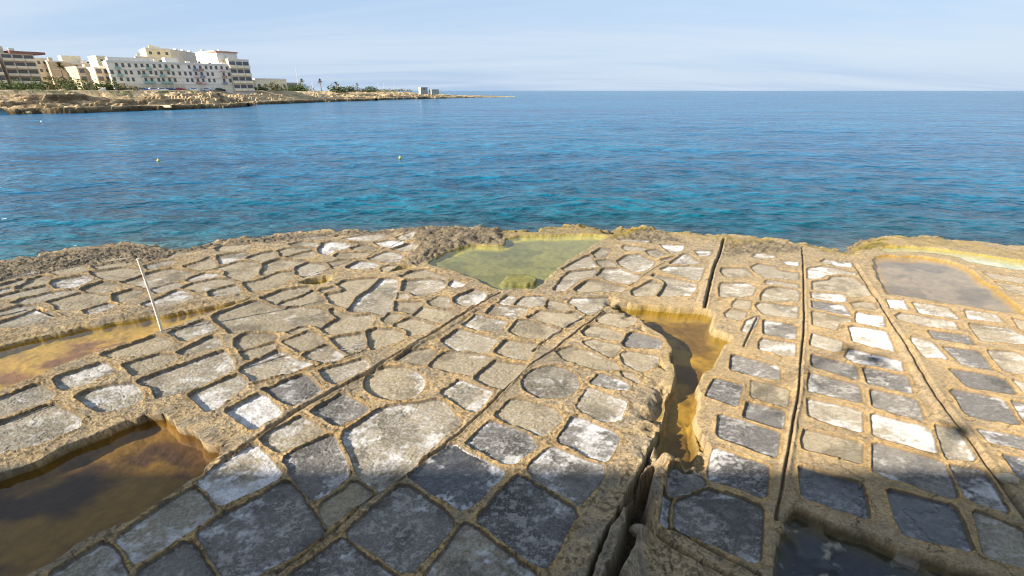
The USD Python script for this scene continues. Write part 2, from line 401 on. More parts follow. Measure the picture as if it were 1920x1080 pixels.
# raised ridges: half width, height
RIDGES = [
 (.13,.25,"1262,872 1240,885 1232,915 1222,950 1205,985 1190,1020 1168,1085"),
 (.09,.05,"1215,900 1190,910 1170,950 1150,1000"),
 (.07,.05,"1344,470 1335,500 1325,530 1312,570"),
 (.07,.04,"1640,560 1670,615 1700,665 1735,725 1765,780"),
 (.06,.03,"970,540 900,575 800,640 700,690 600,740 500,800"),
 (.05,.04,"1235,998 1310,1040 1410,1095"),
 (.08,.05,"0,640 80,620 200,600 330,575 440,555"),
 (.06,.03,"1460,940 1480,860 1495,760 1510,680"),
]
CREVICE = "1225,872 1243,880 1222,905 1216,945 1222,985 1198,1015 1165,1085 1150,1115 1122,1115 1140,1062 1160,1020 1174,985 1172,950 1190,905"
ROUGH = ["-60,512 0,490 120,470 250,456 300,463 380,456 440,448 560,436 700,430 820,423 950,432 946,456 885,456 840,472 790,495 758,494 778,474 790,455 760,436 640,440 560,450 440,455 330,472 290,490 160,496 60,515 -60,540",
 "1150,440 1165,425 1225,424 1262,434 1290,452 1230,454 1160,446", "1360,447 1440,449 1500,458 1500,470 1420,475 1360,478"]
BUMPS = "790,425 905,425 948,433 946,452 885,452 840,468 795,490 765,492 785,470 770,450 740,436"
ALGAE = "950,432 1000,433 1040,424 1090,422 1130,430 1145,440 1160,436 1172,424 1230,425 1180,436 1145,448 1100,437 1000,442 952,443|1262,434 1340,441 1400,444 1450,448 1420,452 1350,450 1300,446|1500,456 1530,461 1582,476 1600,466 1640,458 1800,462 1925,486 1925,472 1800,452 1700,444 1640,446 1605,455 1625,461 1590,472 1560,466"
# ------------------------------------------------------------------ materials of the shelf
def shelf_material(name, speck, rough, bumpd, scale, wetgloss=False):
    nodes = {"at": ("attribute", {"attribute": "tint"}), "g": ("geometry", {}),
        "n": ("noise_texture", {"scale": scale, "detail": 8.0, "roughness": 0.72}),
        "r": ("rgb_ramp", {"ramp": [(0.30, (1 - speck,) * 3), (0.52, (1.0,) * 3), (0.75, (1 + speck * 0.45,) * 3)]}),
        "m": ("mix", {"mix_type": "multiply", "fac": 1.0}),
        "b": ("bump", {"strength": 0.9, "distance": bumpd}),
        "p": ("principled_bsdf", {"roughness": rough, "specular_ior_level": 0.25, "diffuse_roughness": 0.4})}
    links = [("g.position", "n.vector"), ("n.fac", "r.fac"), ("at.color", "m.color1"), ("r.color", "m.color2"), ("m.color", "p.base_color"), ("n.fac", "b.height"), ("b.normal", "p.normal")]
    if wetgloss:
        nodes["w"] = ("attribute", {"attribute": "wet"}); nodes["rr"] = ("map_range", {"from_min": 0.0, "from_max": 1.0, "to_min": rough, "to_max": 0.16, "clamp": True})
        nodes["ss"] = ("map_range", {"from_min": 0.0, "from_max": 1.0, "to_min": 0.2, "to_max": 0.7, "clamp": True})
        nodes["bs"] = ("map_range", {"from_min": 0.0, "from_max": 1.0, "to_min": 0.9, "to_max": 0.12, "clamp": True})
        links += [("w.fac", "rr.value"), ("rr.result", "p.roughness"), ("w.fac", "ss.value"), ("ss.result", "p.specular_ior_level"), ("w.fac", "bs.value"), ("bs.result", "b.strength")]
    return usdkit.material(stage, f"/World/Looks/{name}", nodes, links, surface="p.BSDF")

M_ROCK = shelf_material("limestone", 0.45, 0.9, 0.030, 34.0)
M_PAN = shelf_material("pan_floor", 0.34, 0.9, 0.010, 46.0, True)
M_BED = shelf_material("pool_bed_rock", 0.22, 0.7, 0.02, 9.0)

# ------------------------------------------------------------------ the rock shelf: one height field, finer near the viewer
C_STEP = 0.0025
cs = np.arange(-2.30, 2.30, C_STEP)
ys = [2.2]
while ys[-1] < 26.0:
    y = ys[-1]; ys.append(y + 0.48 * (y * y + 25) / (5 * 464))
ys = np.array(ys)
X = (ys[:, None] * cs[None, :]); Y = np.repeat(ys[:, None], len(cs), 1)
P3 = np.stack([X, Y, np.zeros_like(X)], -1)
print("shelf grid", X.shape)

def window(poly, pad):
    lo, hi = poly.min(0) - pad, poly.max(0) + pad
    j0, j1 = np.searchsorted(ys, [lo[1], hi[1]]); j0 = max(j0 - 1, 0); j1 = min(j1 + 1, len(ys))
    if j1 - j0 < 2: return None
    yy = ys[j0:j1]
    c0 = min(lo[0] / yy[0], lo[0] / yy[-1]); c1 = max(hi[0] / yy[0], hi[0] / yy[-1])
    i0, i1 = np.searchsorted(cs, [c0, c1]); i0 = max(i0 - 1, 0); i1 = min(i1 + 1, len(cs))
    if i1 - i0 < 2: return None
    return slice(j0, j1), slice(i0, i1)

f1 = fbm(P3 * 0.9, 4, 3); f2 = fbm(P3 * 5, 4, 11); f3 = fbm(P3 * 22, 3, 23); f4 = noise(P3 * 75, 31)
wx = (fbm(P3 * 3.2, 3, 41) - .5); wy = (fbm(P3 * 3.2, 3, 47) - .5)          # edges wander a little
wx2 = (noise(P3 * 17, 53) - .5); wy2 = (noise(P3 * 17, 59) - .5)
far = smoothstep(6, 16, Y)
right = smoothstep(2.0, 3.2, X - (Y - 4) * 0.05)                               # the smoother, pinker right-hand beds
calmk = 1 - .65 * right
QX = X + (wx * 0.06 + wx2 * 0.016) * calmk; QY = Y + (wy * 0.06 + wy2 * 0.016) * calmk

Z = (f1 - .5) * 0.05 + (f2 - .5) * 0.022 + ((f3 - .5) * 0.024 + (fbm(P3 * 44, 2, 29) - .5) * 0.010) * calmk
OX = np.zeros_like(X); OY = np.zeros_like(X)
rock = lerp((.375, .292, .178), (.470, .375, .240), smoothstep(.35, .65, f1))
rock = lerp(rock, (.315, .275, .215), smoothstep(.52, .70, f2) * .55)
rock = lerp(rock, (.430, .332, .198), right * .6)
rock = lerp(rock, (.285, .245, .175), smoothstep(10.0, 14.5, Y) * smoothstep(-3, 1, X) * .65)
farpan = smoothstep(10.0, 14.5, Y) * smoothstep(-3, 1, X)
rock = lerp(rock, np.array((.52, .405, .225)), smoothstep(.55, .8, fbm(P3 * 2.3, 3, 77)) * .5)
rock *= (1 - .5 * smoothstep(.50, .68, f3) * (1 - .6 * right))[..., None]
rock = lerp(rock, np.array((.27, .245, .205)), smoothstep(.50, .62, fbm(P3 * np.array([2.9, 3.7, 1]), 4, 79)) * .6 * (1 - .5 * right))
crk = np.abs(fbm(P3 * 1.7, 5, 83) - .5)
Z -= .012 * np.exp(-(crk / .006) ** 2); rock *= (1 - .45 * np.exp(-(crk / .007) ** 2))[..., None]
rock *= (.70 + .50 * f4)[..., None] * (.80 + .42 * fbm(P3 * 13, 3, 37))[..., None]

rock = rock * np.array((1.05, .985, .86))
# pans -------------------------------------------------------------------------------------------------------------
best = np.full(X.shape, -9.0); second = np.full(X.shape, -9.0); owner = np.full(X.shape, -1, int)
pans = []
for line in PANS.strip().splitlines():
    head, pts = line.split("|")
    kind, depth = head[0], float(head[1:]) / 100
    if kind in "oc":
        (u, v), (ru, rv) = [tuple(map(float, q.split(","))) for q in pts.split()]
        a = np.linspace(0, 2 * np.pi, 40, endpoint=False)
        poly = np.array([ground(u + ru * math.cos(t), v + rv * math.sin(t))[:2] for t in a])
    else:
        poly = chaikin(parse(pts), 1, 0.08)
    pans.append((kind, depth, poly))
    w = window(poly, 0.30)
    if w is None: continue
    d, vx, vy, ins = seg_dist(QX[w], QY[w], poly)
    s = np.where(ins, d, -d)
    b, s2 = best[w], second[w]
    up = s > b
    second[w] = np.where(up, b, np.maximum(s2, s)); best[w] = np.where(up, s, b)
    o = owner[w]; o[up & (s > -.25)] = len(pans) - 1; owner[w] = o
gap = 0.014 + 0.050 * (f2 - .5) * (1 - .7 * right)
eff = np.minimum(best + .038 - .030 * right, (best - second) / 2 - gap)
eff = np.where(best < -5, -5, eff)
pd = np.array([p[1] for p in pans]); ph = rng.normal(0, .004, len(pans)) + (rng.random(len(pans)) < .25) * .012
depth = np.where(owner >= 0, pd[np.maximum(owner, 0)] + ph[np.maximum(owner, 0)], 0) * .72
dyr = np.gradient(ys)[:, None] + 0 * X
wall = np.maximum(0.012 + 0.012 * far, 1.2 * dyr)
Z += np.where(owner >= 0, -depth * smoothstep(0, 1, eff / wall), 0)
Z += .013 * np.exp(-(np.minimum(eff, 0) / .05) ** 2) * (eff < 0) * (owner >= 0) * (1 - smoothstep(.0, .03, eff))
Z -= .022 * smoothstep(.50, .66, fbm(P3 * 4.3, 3, 89)) * np.exp(-(eff / .06) ** 2) * (owner >= 0) * (eff < 0)      # worn and broken rims
inpan = (owner >= 0) & (eff > 0)
Z = np.where(inpan, Z * 1.0 - ((f3 - .5) * .010 + (f2 - .5) * .010) * smoothstep(0, .1, eff), Z)   # floors are flatter
rimtone = np.exp(-(eff / .045) ** 2) * (owner >= 0)
rock = lerp(rock, rock * np.array((1.22, 1.08, .80)), rimtone)

# pan floor colours
kinds = np.array([p[0] for p in pans])
ok = np.maximum(owner, 0)
def val(table): return np.array([table[k] for k in kinds])[ok]
wetv = val(dict(t=0, w=0, s=0, d=.15, b=.75, o=.05, c=0))
tone = rng.normal(0, 1, len(pans))[ok]
tan_ = lerp((.300, .258, .190), (.375, .318, .228), np.clip(.5 + tone * .4, 0, 1))
tan_ = lerp(tan_, (.310, .295, .268), val(dict(t=.03, w=.4, s=.4, d=0, b=0, o=0, c=0)))
tan_ = tan_ * np.array((1.03, 1.0, .90)); tan_ = lerp(tan_, (.255, .228, .178), farpan * .7)
dark_ = lerp((.215, .196, .166), (.145, .137, .125), np.clip(.5 + tone * .4, 0, 1))
dk = val(dict(t=0, w=0, s=0, d=1.0, b=1, o=.65, c=0))
floor_ = lerp(tan_, dark_, dk)
floor_ = lerp(floor_, (.050, .053, .060), val(dict(t=0, w=0, s=0, d=.0, b=.85, o=0, c=0)))
pseed = (np.arange(len(pans)) * 7.31)[ok]
PP = np.stack([X, Y, pseed], -1)
big = fbm(PP * np.array([1.7, 1.7, 1]), 4, 101)
streak = fbm(PP * np.array([4.0, 9.0, 1]), 4, 111)
crust = .55 * big + .30 * streak + .15 * f3
edge_gain = .15 * np.exp(-np.maximum(eff, 0) / .12) * smoothstep(.45, .6, fbm(PP * np.array([1.1, 1.1, 1]), 2, 121))
level = val(dict(t=.64, w=.545, s=.462, d=.585, b=.565, o=.60, c=.60)) - edge_gain + tone * .012
salt = smoothstep(-.02, .10, crust + .10 * (fbm(P3 * 16, 3, 133) - .5) - level)
salt *= smoothstep(.22, .52, fbm(P3 * 34, 3, 131)) * .5 + .5
blueish = val(dict(t=0, w=0, s=0, d=.2, b=1, o=0, c=0))
floor_ = floor_ * (.62 + .72 * fbm(P3 * 40, 3, 141))[..., None]
floor_ = lerp(floor_, floor_ * .56, smoothstep(.50, .66, fbm(PP * np.array([2.2, 2.2, 1]), 4, 151)) * .85)
speck = (.45 * smoothstep(.66, .80, noise(P3 * 60, 161)) + .75 * smoothstep(.52, .72, fbm(P3 * np.array([13, 19, 1]), 4, 163))) * (.35 + 1.3 * smoothstep(.4, .62, fbm(PP * np.array([2.1, 2.1, 1]), 3, 167)))
speck = np.clip(speck, 0, 1)
speck = speck * val(dict(t=.25, w=.40, s=.3, d=.42, b=.25, o=.75, c=.3))
floor_ = lerp(floor_, (.56, .535, .48), speck)
saltc = lerp((.76, .745, .72), (.55, .525, .49), smoothstep(.42, .66, fbm(P3 * 7, 4, 137)))
floor_ = lerp(floor_, saltc, salt * val(dict(t=.5, w=.66, s=.92, d=.72, b=.8, o=.6, c=.6)))
tint = np.where((inpan & (eff > wall * .55))[..., None], floor_, rock)
wet = np.where(inpan, wetv * (1 - salt), 0)
wall_shade = (owner >= 0) * smoothstep(-.010 - .3 * dyr, .002 + .2 * dyr, eff) * (1 - smoothstep(wall * .8, wall * 1.5 + .006, eff))   # shade of the little pan walls, painted into the tint
tint = lerp(tint, (.085, .075, .062), wall_shade * .72)

# grooves, ridges ----------------------------------------------------------------------------------------------------
for hw, dp, pts in GROOVES:
    poly = chaikin(parse(pts), 1, .25, False); w = window(poly, hw * 3 + .1)
    if w is None: continue
    d, *_ = seg_dist(QX[w], QY[w], poly, False)
    hw2 = hw * (1 + .5 * (f2[w] - .5)) 
    k = 1 - smoothstep(.35 * hw2, 1.15 * hw2, d)
    Z[w] += -dp * k + .016 * np.exp(-((d - hw * 2) / (hw * .9)) ** 2)
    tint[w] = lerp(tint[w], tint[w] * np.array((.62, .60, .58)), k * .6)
    wet[w] *= 1 - k; inpan[w] &= k < .3
for hw, hh, pts in RIDGES:
    poly = chaikin(parse(pts), 1, .25, False); w = window(poly, hw * 3)
    if w is None: continue
    d, *_ = seg_dist(X[w] + wx[w] * hw * 1.5, Y[w] + wy[w] * hw * 1.5, poly, False)
    k = np.exp(-(d / (hw * (.75 + .6 * f1[w]))) ** 4)
    Z[w] += hh * k * (.75 + .6 * (f2[w] - .3)) * np.where(inpan[w], .25, 1)

# pitted crust by the sea -------------------------------------------------------------------------------------------
rough = np.zeros_like(X)
for pts in ROUGH:
    poly = parse(pts); w = window(poly, .6)
    d, vx, vy, ins = seg_dist(QX[w] + wx[w] * .5, QY[w] + wy[w] * .5, poly)
    rough[w] = np.maximum(rough[w], smoothstep(-.30, .25, np.where(ins, d, -d)))
rough *= np.where(eff > 0.0, .12, 1)
pit = np.abs(fbm(P3 * 3.4, 4, 171) - .5) * 2; pit2 = np.abs(fbm(P3 * 9, 3, 173) - .5) * 2
Z += rough * ((fbm(P3 * np.array([1.1, 2.6, 1]), 4, 175) - .5) * .13 + (f2 - .5) * .06 - .05 * np.exp(-(pit / .10) ** 2) - .025 * np.exp(-(pit2 / .16) ** 2) - .03)
crustc = lerp((.27, .215, .135), (.15, .125, .09), smoothstep(.4, .6, f2)) * (.72 + .5 * f3)[..., None]
crustc = crustc * (1 - .6 * np.exp(-(pit2 / .2) ** 2))[..., None]
tint = lerp(tint, crustc, rough * .85)
poly = parse(BUMPS); w = window(poly, .8)
d, vx, vy, ins = seg_dist(QX[w] + wx[w] * .8, QY[w] + wy[w] * .8, poly)
Z[w] += .14 * smoothstep(-.15, .45, np.where(ins, d, -d)) * (.6 + .9 * (fbm(P3[w] * 1.6, 4, 181) - .2))

# the shore ---------------------------------------------------------------------------------------------------------
SEA = -0.55
shore = parse(SHORE, -.12)
ring = np.vstack([shore, [[70, 60], [-70, 60]]])
ring[-1] = (-90, 60)
d, vx, vy, ins = seg_dist(QX, QY, ring)
sd = np.where(ins, d, -d) + (f2 - .5) * .6 + (fbm(P3 * 2.2, 4, 193) - .5) * .8 * (np.abs(d) < 2) + (f1 - .5) * .4 * (np.abs(d) < 3)         # > 0 seaward
seafall = smoothstep(-.55, .05, sd) * .20 + smoothstep(-.1, .9, sd) * .55 + smoothstep(.8, 5, sd) * 1.6
Z = np.where(sd > -.6, Z * (1 - .5 * smoothstep(-.5, .2, sd)) - seafall + smoothstep(-.4, .2, sd) * (fbm(P3 * 2.6, 4, 191) - .5) * .34, Z)
alg = np.zeros_like(X)
for part in ALGAE.split("|"):
    poly = parse(part); w = window(poly, 1.0)
    dd, vx_, vy_, ii = seg_dist(QX[w] + wx[w], QY[w] + wy[w], poly)
    alg[w] = np.maximum(alg[w], smoothstep(-.5, .15, np.where(ii, dd, -dd)))
algn = fbm(P3 * 4, 4, 201)
algc = lerp((.33, .225, .028), (.13, .105, .02), smoothstep(.42, .60, algn))
tint = lerp(tint, algc, alg * smoothstep(.30, .55, algn + .15) * (.35 + .65 * smoothstep(-.9, -.2, sd)))
weed = smoothstep(-.28, .10, sd)
tint = lerp(tint, lerp((.105, .085, .06), (.17, .135, .05), smoothstep(.4, .6, algn)), weed * .85 * np.where(X > -2, .8, 1))

# pools -------------------------------------------------------------------------------------------------------------
STYLE = {  # bed light, bed dark, blotch amount, weed by the bank
 "A": ((.44, .29, .065), (.22, .11, .05), .40, (.34, .24, .015)), "B": ((.230, .155, .040), (.065, .042, .032), .75, (.20, .125, .02)),
 "C": ((.165, .155, .052), (.115, .110, .036), .25, (.36, .30, .03)), "D": ((.30, .200, .042), (.13, .080, .022), .60, (.30, .22, .02)),
 "E": ((.215, .172, .115), (.140, .112, .080), .35, (.30, .175, .006)), "F": ((.42, .42, .34), (.34, .36, .26), .2, (.30, .23, .015)),
 "H": ((.46, .34, .06), (.30, .2, .03), .3, (.4, .3, .03)), "I": ((.46, .34, .06), (.30, .2, .03), .3, (.4, .3, .03)),
 "G": ((.060, .065, .075), (.022, .026, .036), .5, (.12, .09, .03))}
poolid = np.full(X.shape, -1, int)
waters = []
for k, (nm, lev, dep, pts) in enumerate(POOLS):
    poly = chaikin(parse(pts, lev * .35), 1, .2)
    w = window(poly, .7)
    d, vx, vy, ins = seg_dist(X[w] + wx[w] * .18, Y[w] + wy[w] * .18, poly)
    s = np.where(ins, d, -d)
    hang = {"A": .05, "B": .10, "D": .05}.get(nm, 0.0)
    north = np.clip(vy / (d + 1e-6) * np.where(ins, 1, -1), 0, 1)                     # only the far bank is undercut
    wl = .10 if nm not in "EF" else .16
    k_ = smoothstep(-.02, wl, s + (f1[w] - .5) * .06)
    base = Z[w]
    bedz = -dep + (fbm(P3[w] * 1.4, 3, 211) - .5) * .10 + (f2[w] - .5) * .04
    if nm == "G": bedz = bedz + .07 * smoothstep(.5, .62, fbm(P3[w] * 2.5, 3, 213))
    Z[w] = base * (1 - k_) + bedz * k_
    if nm == "D":                                                                    # the left bank is a broken little cliff
        rag = np.exp(-((s + .10) / .14) ** 2) * smoothstep(.4, .7, fbm(P3[w] * np.array([2.4, 3.0, 1]), 4, 215))
        Z[w] -= rag * .22 * (X[w] < 3.0)
    if hang:
        g = np.exp(-((s + .03) / .06) ** 2) * hang * north * smoothstep(.25, .5, f1[w] + .1)
        nn = d + 1e-6
        OX[w] += np.where(ins, -vx, vx) / nn * g; OY[w] += np.where(ins, -vy, vy) / nn * g
    light, dark, amt, weedc = STYLE[nm]
    sn = fbm(P3[w] * np.array([1.1, 1.7, 1]), 5, 221 + k)
    bed = lerp(light, dark, smoothstep(.50 - amt * .12, .66, sn))
    bed = bed * (.75 + .5 * fbm(P3[w] * 9, 4, 231))[..., None]
    band = (1 - smoothstep(.02, .20 + .22 * north + .2 * (sn - .5), s)) * (.35 + .65 * north)
    if nm in "ACEF": band = np.maximum(band, (1 - smoothstep(.05, .38 + .25 * (algn[w] - .5), s)) * smoothstep(.2, .7, north))
    if nm == "E": band = np.maximum(band, (1 - smoothstep(.05, .20, s)) * (vx * np.where(ins, 1, -1) / (d + 1e-6) > .35))
    bed = lerp(bed, np.array(weedc) * (.7 + .6 * f3[w])[..., None], np.clip(band, 0, 1) * (.5 if nm in 'DB' else .9))
    if nm == "G": bed = lerp(bed, (.30, .26, .21), smoothstep(.58, .68, fbm(P3[w] * 5, 4, 241)) * .8)
    tint[w] = lerp(tint[w], bed, smoothstep(.0, .05, s))
    bank_shade = smoothstep(.05, .12, base - Z[w]) * (s < .16) * smoothstep(-.1, -.0, s)  # dark bank foot: shade of the undercut painted into the tint
    tint[w] = lerp(tint[w], np.array((.115, .090, .055)) * (.6 + .8 * f3[w])[..., None], bank_shade * (.85 if nm not in 'EF' else .3))
    lip = np.exp(-(s / .10) ** 2) * (s < .03)
    tint[w] = lerp(tint[w], np.array(weedc) * .9 + .04, lip * .16 * (nm not in "GB"))
    pid = poolid[w]; pid[s > .05] = k; poolid[w] = pid
    inpan[w] &= s < -.02; wet[w] = np.where(s > 0, .3, wet[w])
    waters.append((nm, lev, poly))
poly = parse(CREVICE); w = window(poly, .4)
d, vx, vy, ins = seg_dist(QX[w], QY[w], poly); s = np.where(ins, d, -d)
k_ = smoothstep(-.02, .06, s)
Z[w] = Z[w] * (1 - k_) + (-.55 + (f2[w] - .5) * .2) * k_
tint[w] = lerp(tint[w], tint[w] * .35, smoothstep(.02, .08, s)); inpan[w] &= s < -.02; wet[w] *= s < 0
# carved stones and ledges left standing on the floors of pools A and E
for (u, v, ru, rv, hh) in ((205, 640, 30, 9, .10), (1727, 537, 18, 5, .05), (975, 524, 36, 9, .20), (1700, 515, 10, 2, .03)):
    c = ground(u, v)[:2]; ex = abs(ground(u + ru, v)[0] - c[0]); ey = abs(ground(u, v - rv)[1] - c[1])
    q = ((X - c[0]) / ex) ** 2 + ((Y - c[1]) / ey) ** 2
    Z += np.where(poolid >= 0, hh * (1 - smoothstep(.7, 1.15, q + (f2 - .5) * .8)), 0)

tint = np.clip(tint * np.where(poolid >= 0, .92, .80)[..., None] * np.where((poolid >= 0)[..., None], 1, np.array((.99, 1.0, 1.05))), .01, .9)
V = np.stack([X + OX, Y + OY, Z], -1).reshape(-1, 3)
nj, ni = X.shape
a = (np.arange(nj - 1)[:, None] * ni + np.arange(ni - 1)[None, :])
clim = np.minimum(2.28, 1.36 + 3.3 / np.maximum(Y, 2.2))
keep = (np.abs(X / Y) < clim)[:-1, :-1] & (sd < 6.5)[:-1, :-1]
quads = np.stack([a, a + 1, a + 1 + ni, a + ni], -1)
cell = np.where(inpan & (eff > wall * .9), owner, -1)[:-1, :-1]
pcell = poolid[:-1, :-1]
code = np.where(pcell >= 0, 10000 + pcell, cell)
# normals of the whole field, so that pieces meet without a seam
tri = np.vstack([quads[keep][:, [0, 1, 2]], quads[keep][:, [0, 2, 3]]])
tcode = np.concatenate([code[keep], code[keep]])
N = np.zeros_like(V); fn = np.cross(V[tri[:, 1]] - V[tri[:, 0]], V[tri[:, 2]] - V[tri[:, 0]])
for q in range(3):
    for ax in range(3):
        N[:, ax] += np.bincount(tri[:, q], fn[:, ax], len(V))
N /= np.maximum(np.linalg.norm(N, axis=1, keepdims=True), 1e-12)
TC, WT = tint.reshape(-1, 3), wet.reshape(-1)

def piece(name, faces, mat, parent):
    ids, inv = np.unique(faces, return_inverse=True)
    path = free(parent, name)
    m = UsdGeom.Mesh.Define(stage, path)
    m.CreatePointsAttr(Vt.Vec3fArray.FromNumpy(V[ids].astype(np.float32)))
    m.CreateFaceVertexCountsAttr(Vt.IntArray.FromNumpy(np.full(len(faces), 3, np.int32)))
    m.CreateFaceVertexIndicesAttr(Vt.IntArray.FromNumpy(inv.astype(np.int32).ravel()))
    m.CreateSubdivisionSchemeAttr("none")
    m.CreateNormalsAttr(Vt.Vec3fArray.FromNumpy(N[ids].astype(np.float32))); m.SetNormalsInterpolation("vertex")
    api = UsdGeom.PrimvarsAPI(m)
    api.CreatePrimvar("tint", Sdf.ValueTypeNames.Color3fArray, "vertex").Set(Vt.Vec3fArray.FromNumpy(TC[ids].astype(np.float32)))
    api.CreatePrimvar("wet", Sdf.ValueTypeNames.FloatArray, "vertex").Set(Vt.FloatArray.FromNumpy(WT[ids].astype(np.float32)))
    UsdShade.MaterialBindingAPI.Apply(m.GetPrim()).Bind(mat)
    return m

SHELF = UsdGeom.Xform.Define(stage, "/World/rock_shelf"); tag(SHELF, "golden limestone shelf cut into hundreds of shallow salt pans by the sea", "rock", kind="structure")
order = np.argsort(tcode, kind="stable"); tri, tcode = tri[order], tcode[order]
cuts = np.flatnonzero(np.diff(tcode)) + 1
PANLABEL = dict(s="pan crusted with white salt", d="dark damp pan", b="black wet pan holding a film of water", o="round dark grey pan", c="round dry pan")
for seg, c in zip(np.split(tri, cuts), tcode[np.concatenate([[0], cuts])]):
    if c < 0: piece("ledge", seg, M_ROCK, "/World/rock_shelf")
    elif c >= 10000: tag(piece("pool_bed", seg, M_BED, "/World/rock_shelf"))
    elif len(seg) > 25:
        m = piece("salt_pan", seg, M_PAN, "/World/rock_shelf")
        if pans[c][0] in PANLABEL: tag(m, PANLABEL[pans[c][0]])
    else: piece("ledge_chip", seg, M_ROCK, "/World/rock_shelf")
print("shelf triangles", len(tri), "pans", len(pans))

# water in the pools -------------------------------------------------------------------------------------------------
def water_material(name, tintc, ripple, rough=0.02):
    return usdkit.material(stage, f"/World/Looks/{name}", {
        "g": ("geometry", {}), "n": ("noise_texture", {"scale": 5.0, "detail": 3.0}), "b": ("bump", {"strength": ripple, "distance": 0.02}),
        "lw": ("layer_weight", {"blend": 0.5}), "pw": ("math", {"math_type": "power", "value2": 5.0}), "f": ("math", {"math_type": "multiply_add", "value2": 0.92, "value3": 0.02}), "t": ("transparent_bsdf", {"color": tintc}), "s": ("glossy_bsdf", {"color": (1, 1, 1), "roughness": rough}), "m": ("mix_closure", {})},
        [("g.position", "n.vector"), ("n.fac", "b.height"), ("b.normal", "s.normal"), ("b.normal", "lw.normal"), ("lw.facing", "pw.value1"), ("pw.value", "f.value1"), ("f.value", "m.fac"), ("t.BSDF", "m.closure1"), ("s.BSDF", "m.closure2")], surface="m.closure")
WL = {"A": ("amber brine pool in the long channel beside the wooden pole", (.95, .91, .74)), "B": ("brown brine pool in the lower left foreground", (.90, .80, .62)),
      "C": ("olive green brine pool by the sea in the middle of the shelf", (.95, .96, .84)), "D": ("amber brown pool in the deep cleft right of the round pans", (.93, .87, .66)),
      "E": ("wide greyish pool on the right of the shelf", (.97, .96, .93)), "F": ("narrow pale green pool behind the greyish pool by the sea", (.96, .97, .9)),
      "H": ("small yellow puddle in the channel left of the olive pool", (.95, .91, .74)), "I": ("small yellow puddle touching the olive pool's left end", (.95, .91, .74)),
      "G": ("dark shaded puddle in the lower right corner", (.75, .78, .82))}
from shapely.geometry import Polygon
for nm, lev, poly in waters:
    pg = Polygon(poly).buffer(.14).simplify(.004)
    if pg.geom_type != "Polygon": pg = max(pg.geoms, key=lambda q: q.area)
    vv, ff = trimesh.creation.triangulate_polygon(pg, engine="earcut")
    m = trimesh.Trimesh(np.column_stack([vv, np.full(len(vv), lev)]), ff)
    if m.face_normals[:, 2].mean() < 0: m.invert()
    o = obj("pool_water", m, water_material("water_" + nm, WL[nm][1], .05 if nm != "D" else .12)); tag(o, WL[nm][0], "pool", kind="structure")
# ------------------------------------------------------------------ the sea
xs_ = np.arange(-1.75, 1.75, .0058)
yv = [8.0]
while yv[-1] < 420: yv.append(yv[-1] + max(.05, .9 * (yv[-1] ** 2 + 31) / (5.55 * 464)))
yv = np.array(yv)
SXg = yv[:, None] * xs_[None, :]; SYg = np.repeat(yv[:, None], len(xs_), 1)
zz = np.zeros_like(SXg)
wr = np.random.default_rng(5)
stepy = np.gradient(yv)[:, None] + 0 * SXg
for k in range(46):
    lam = 0.45 * 1.075 ** k; ang = math.radians(-68 + wr.normal(0, 30)); kk = 2 * math.pi / lam
    amp = .0125 * lam ** .55
    ph = wr.random() * 6.28
    arg = kk * (SXg * math.cos(ang) + SYg * math.sin(ang)) + ph + 1.5 * (fbm(np.stack([SXg, SYg, np.full_like(SXg, k * 3.1)], -1) * (.18 / lam ** .5), 2, k) - .5)
    zz += amp * np.sin(arg) * (1 - smoothstep(.3, .6, stepy / lam)) * .42
d_, _, _, in_ = seg_dist(SXg, SYg, shore, False)
calm = smoothstep(0, 3.5, np.where(SYg < 40, d_, 99))
zz *= .25 + .75 * calm
zz *= .35 + .65 * smoothstep(-1.0, -.35, SXg / SYg + .0 * SYg) + .0
sea_v = np.stack([SXg, SYg, SEA + zz], -1).reshape(-1, 3)
nj, ni = SXg.shape
a = (np.arange(nj - 1)[:, None] * ni + np.arange(ni - 1)[None, :])
pin = np.zeros_like(SXg, bool)
near_row = SYg < 40
sgn = np.ones_like(SXg, bool)
_, _, _, ring_in = seg_dist(SXg, SYg, np.vstack([shore, [[9000, 700], [9000, 9000], [-9000, 9000], [-9000, 700]]]))
keepw = (ring_in | (d_ < .9))[:-1, :-1]
q = np.stack([a, a + 1, a + 1 + ni, a + ni], -1)[keepw]
# beyond the fine waves the sheet goes on to the horizon
far_v, far_f = [], []
ysf = [yv[-1], 700, 1300, 3000, 8000, 20000, 45000]
ang_ = np.linspace(-1.75, 1.75, 60)
base = len(sea_v)
for r_, yy in enumerate(ysf):
    for c_ in ang_: far_v.append((yy * c_, yy, SEA if r_ else SEA))
for r_ in range(len(ysf) - 1):
    for c_ in range(len(ang_) - 1):
        i0 = base + r_ * len(ang_) + c_; far_f.append((i0, i0 + 1, i0 + 1 + len(ang_), i0 + len(ang_)))
sea_v = np.vstack([sea_v, far_v]); q = np.vstack([q, far_f])
tri_s = np.vstack([q[:, [0, 1, 2]], q[:, [0, 2, 3]]])
ids, inv = np.unique(tri_s, return_inverse=True)
shallow = np.concatenate([np.exp(-np.maximum(np.where(SYg < 45, d_, 99), 0) / 1.1).reshape(-1), np.zeros(len(far_v))])[ids]
nearc = np.concatenate([np.exp(-np.maximum(np.where(SYg < 100, d_, 99), 0) / 16.0).reshape(-1), np.zeros(len(far_v))])[ids]
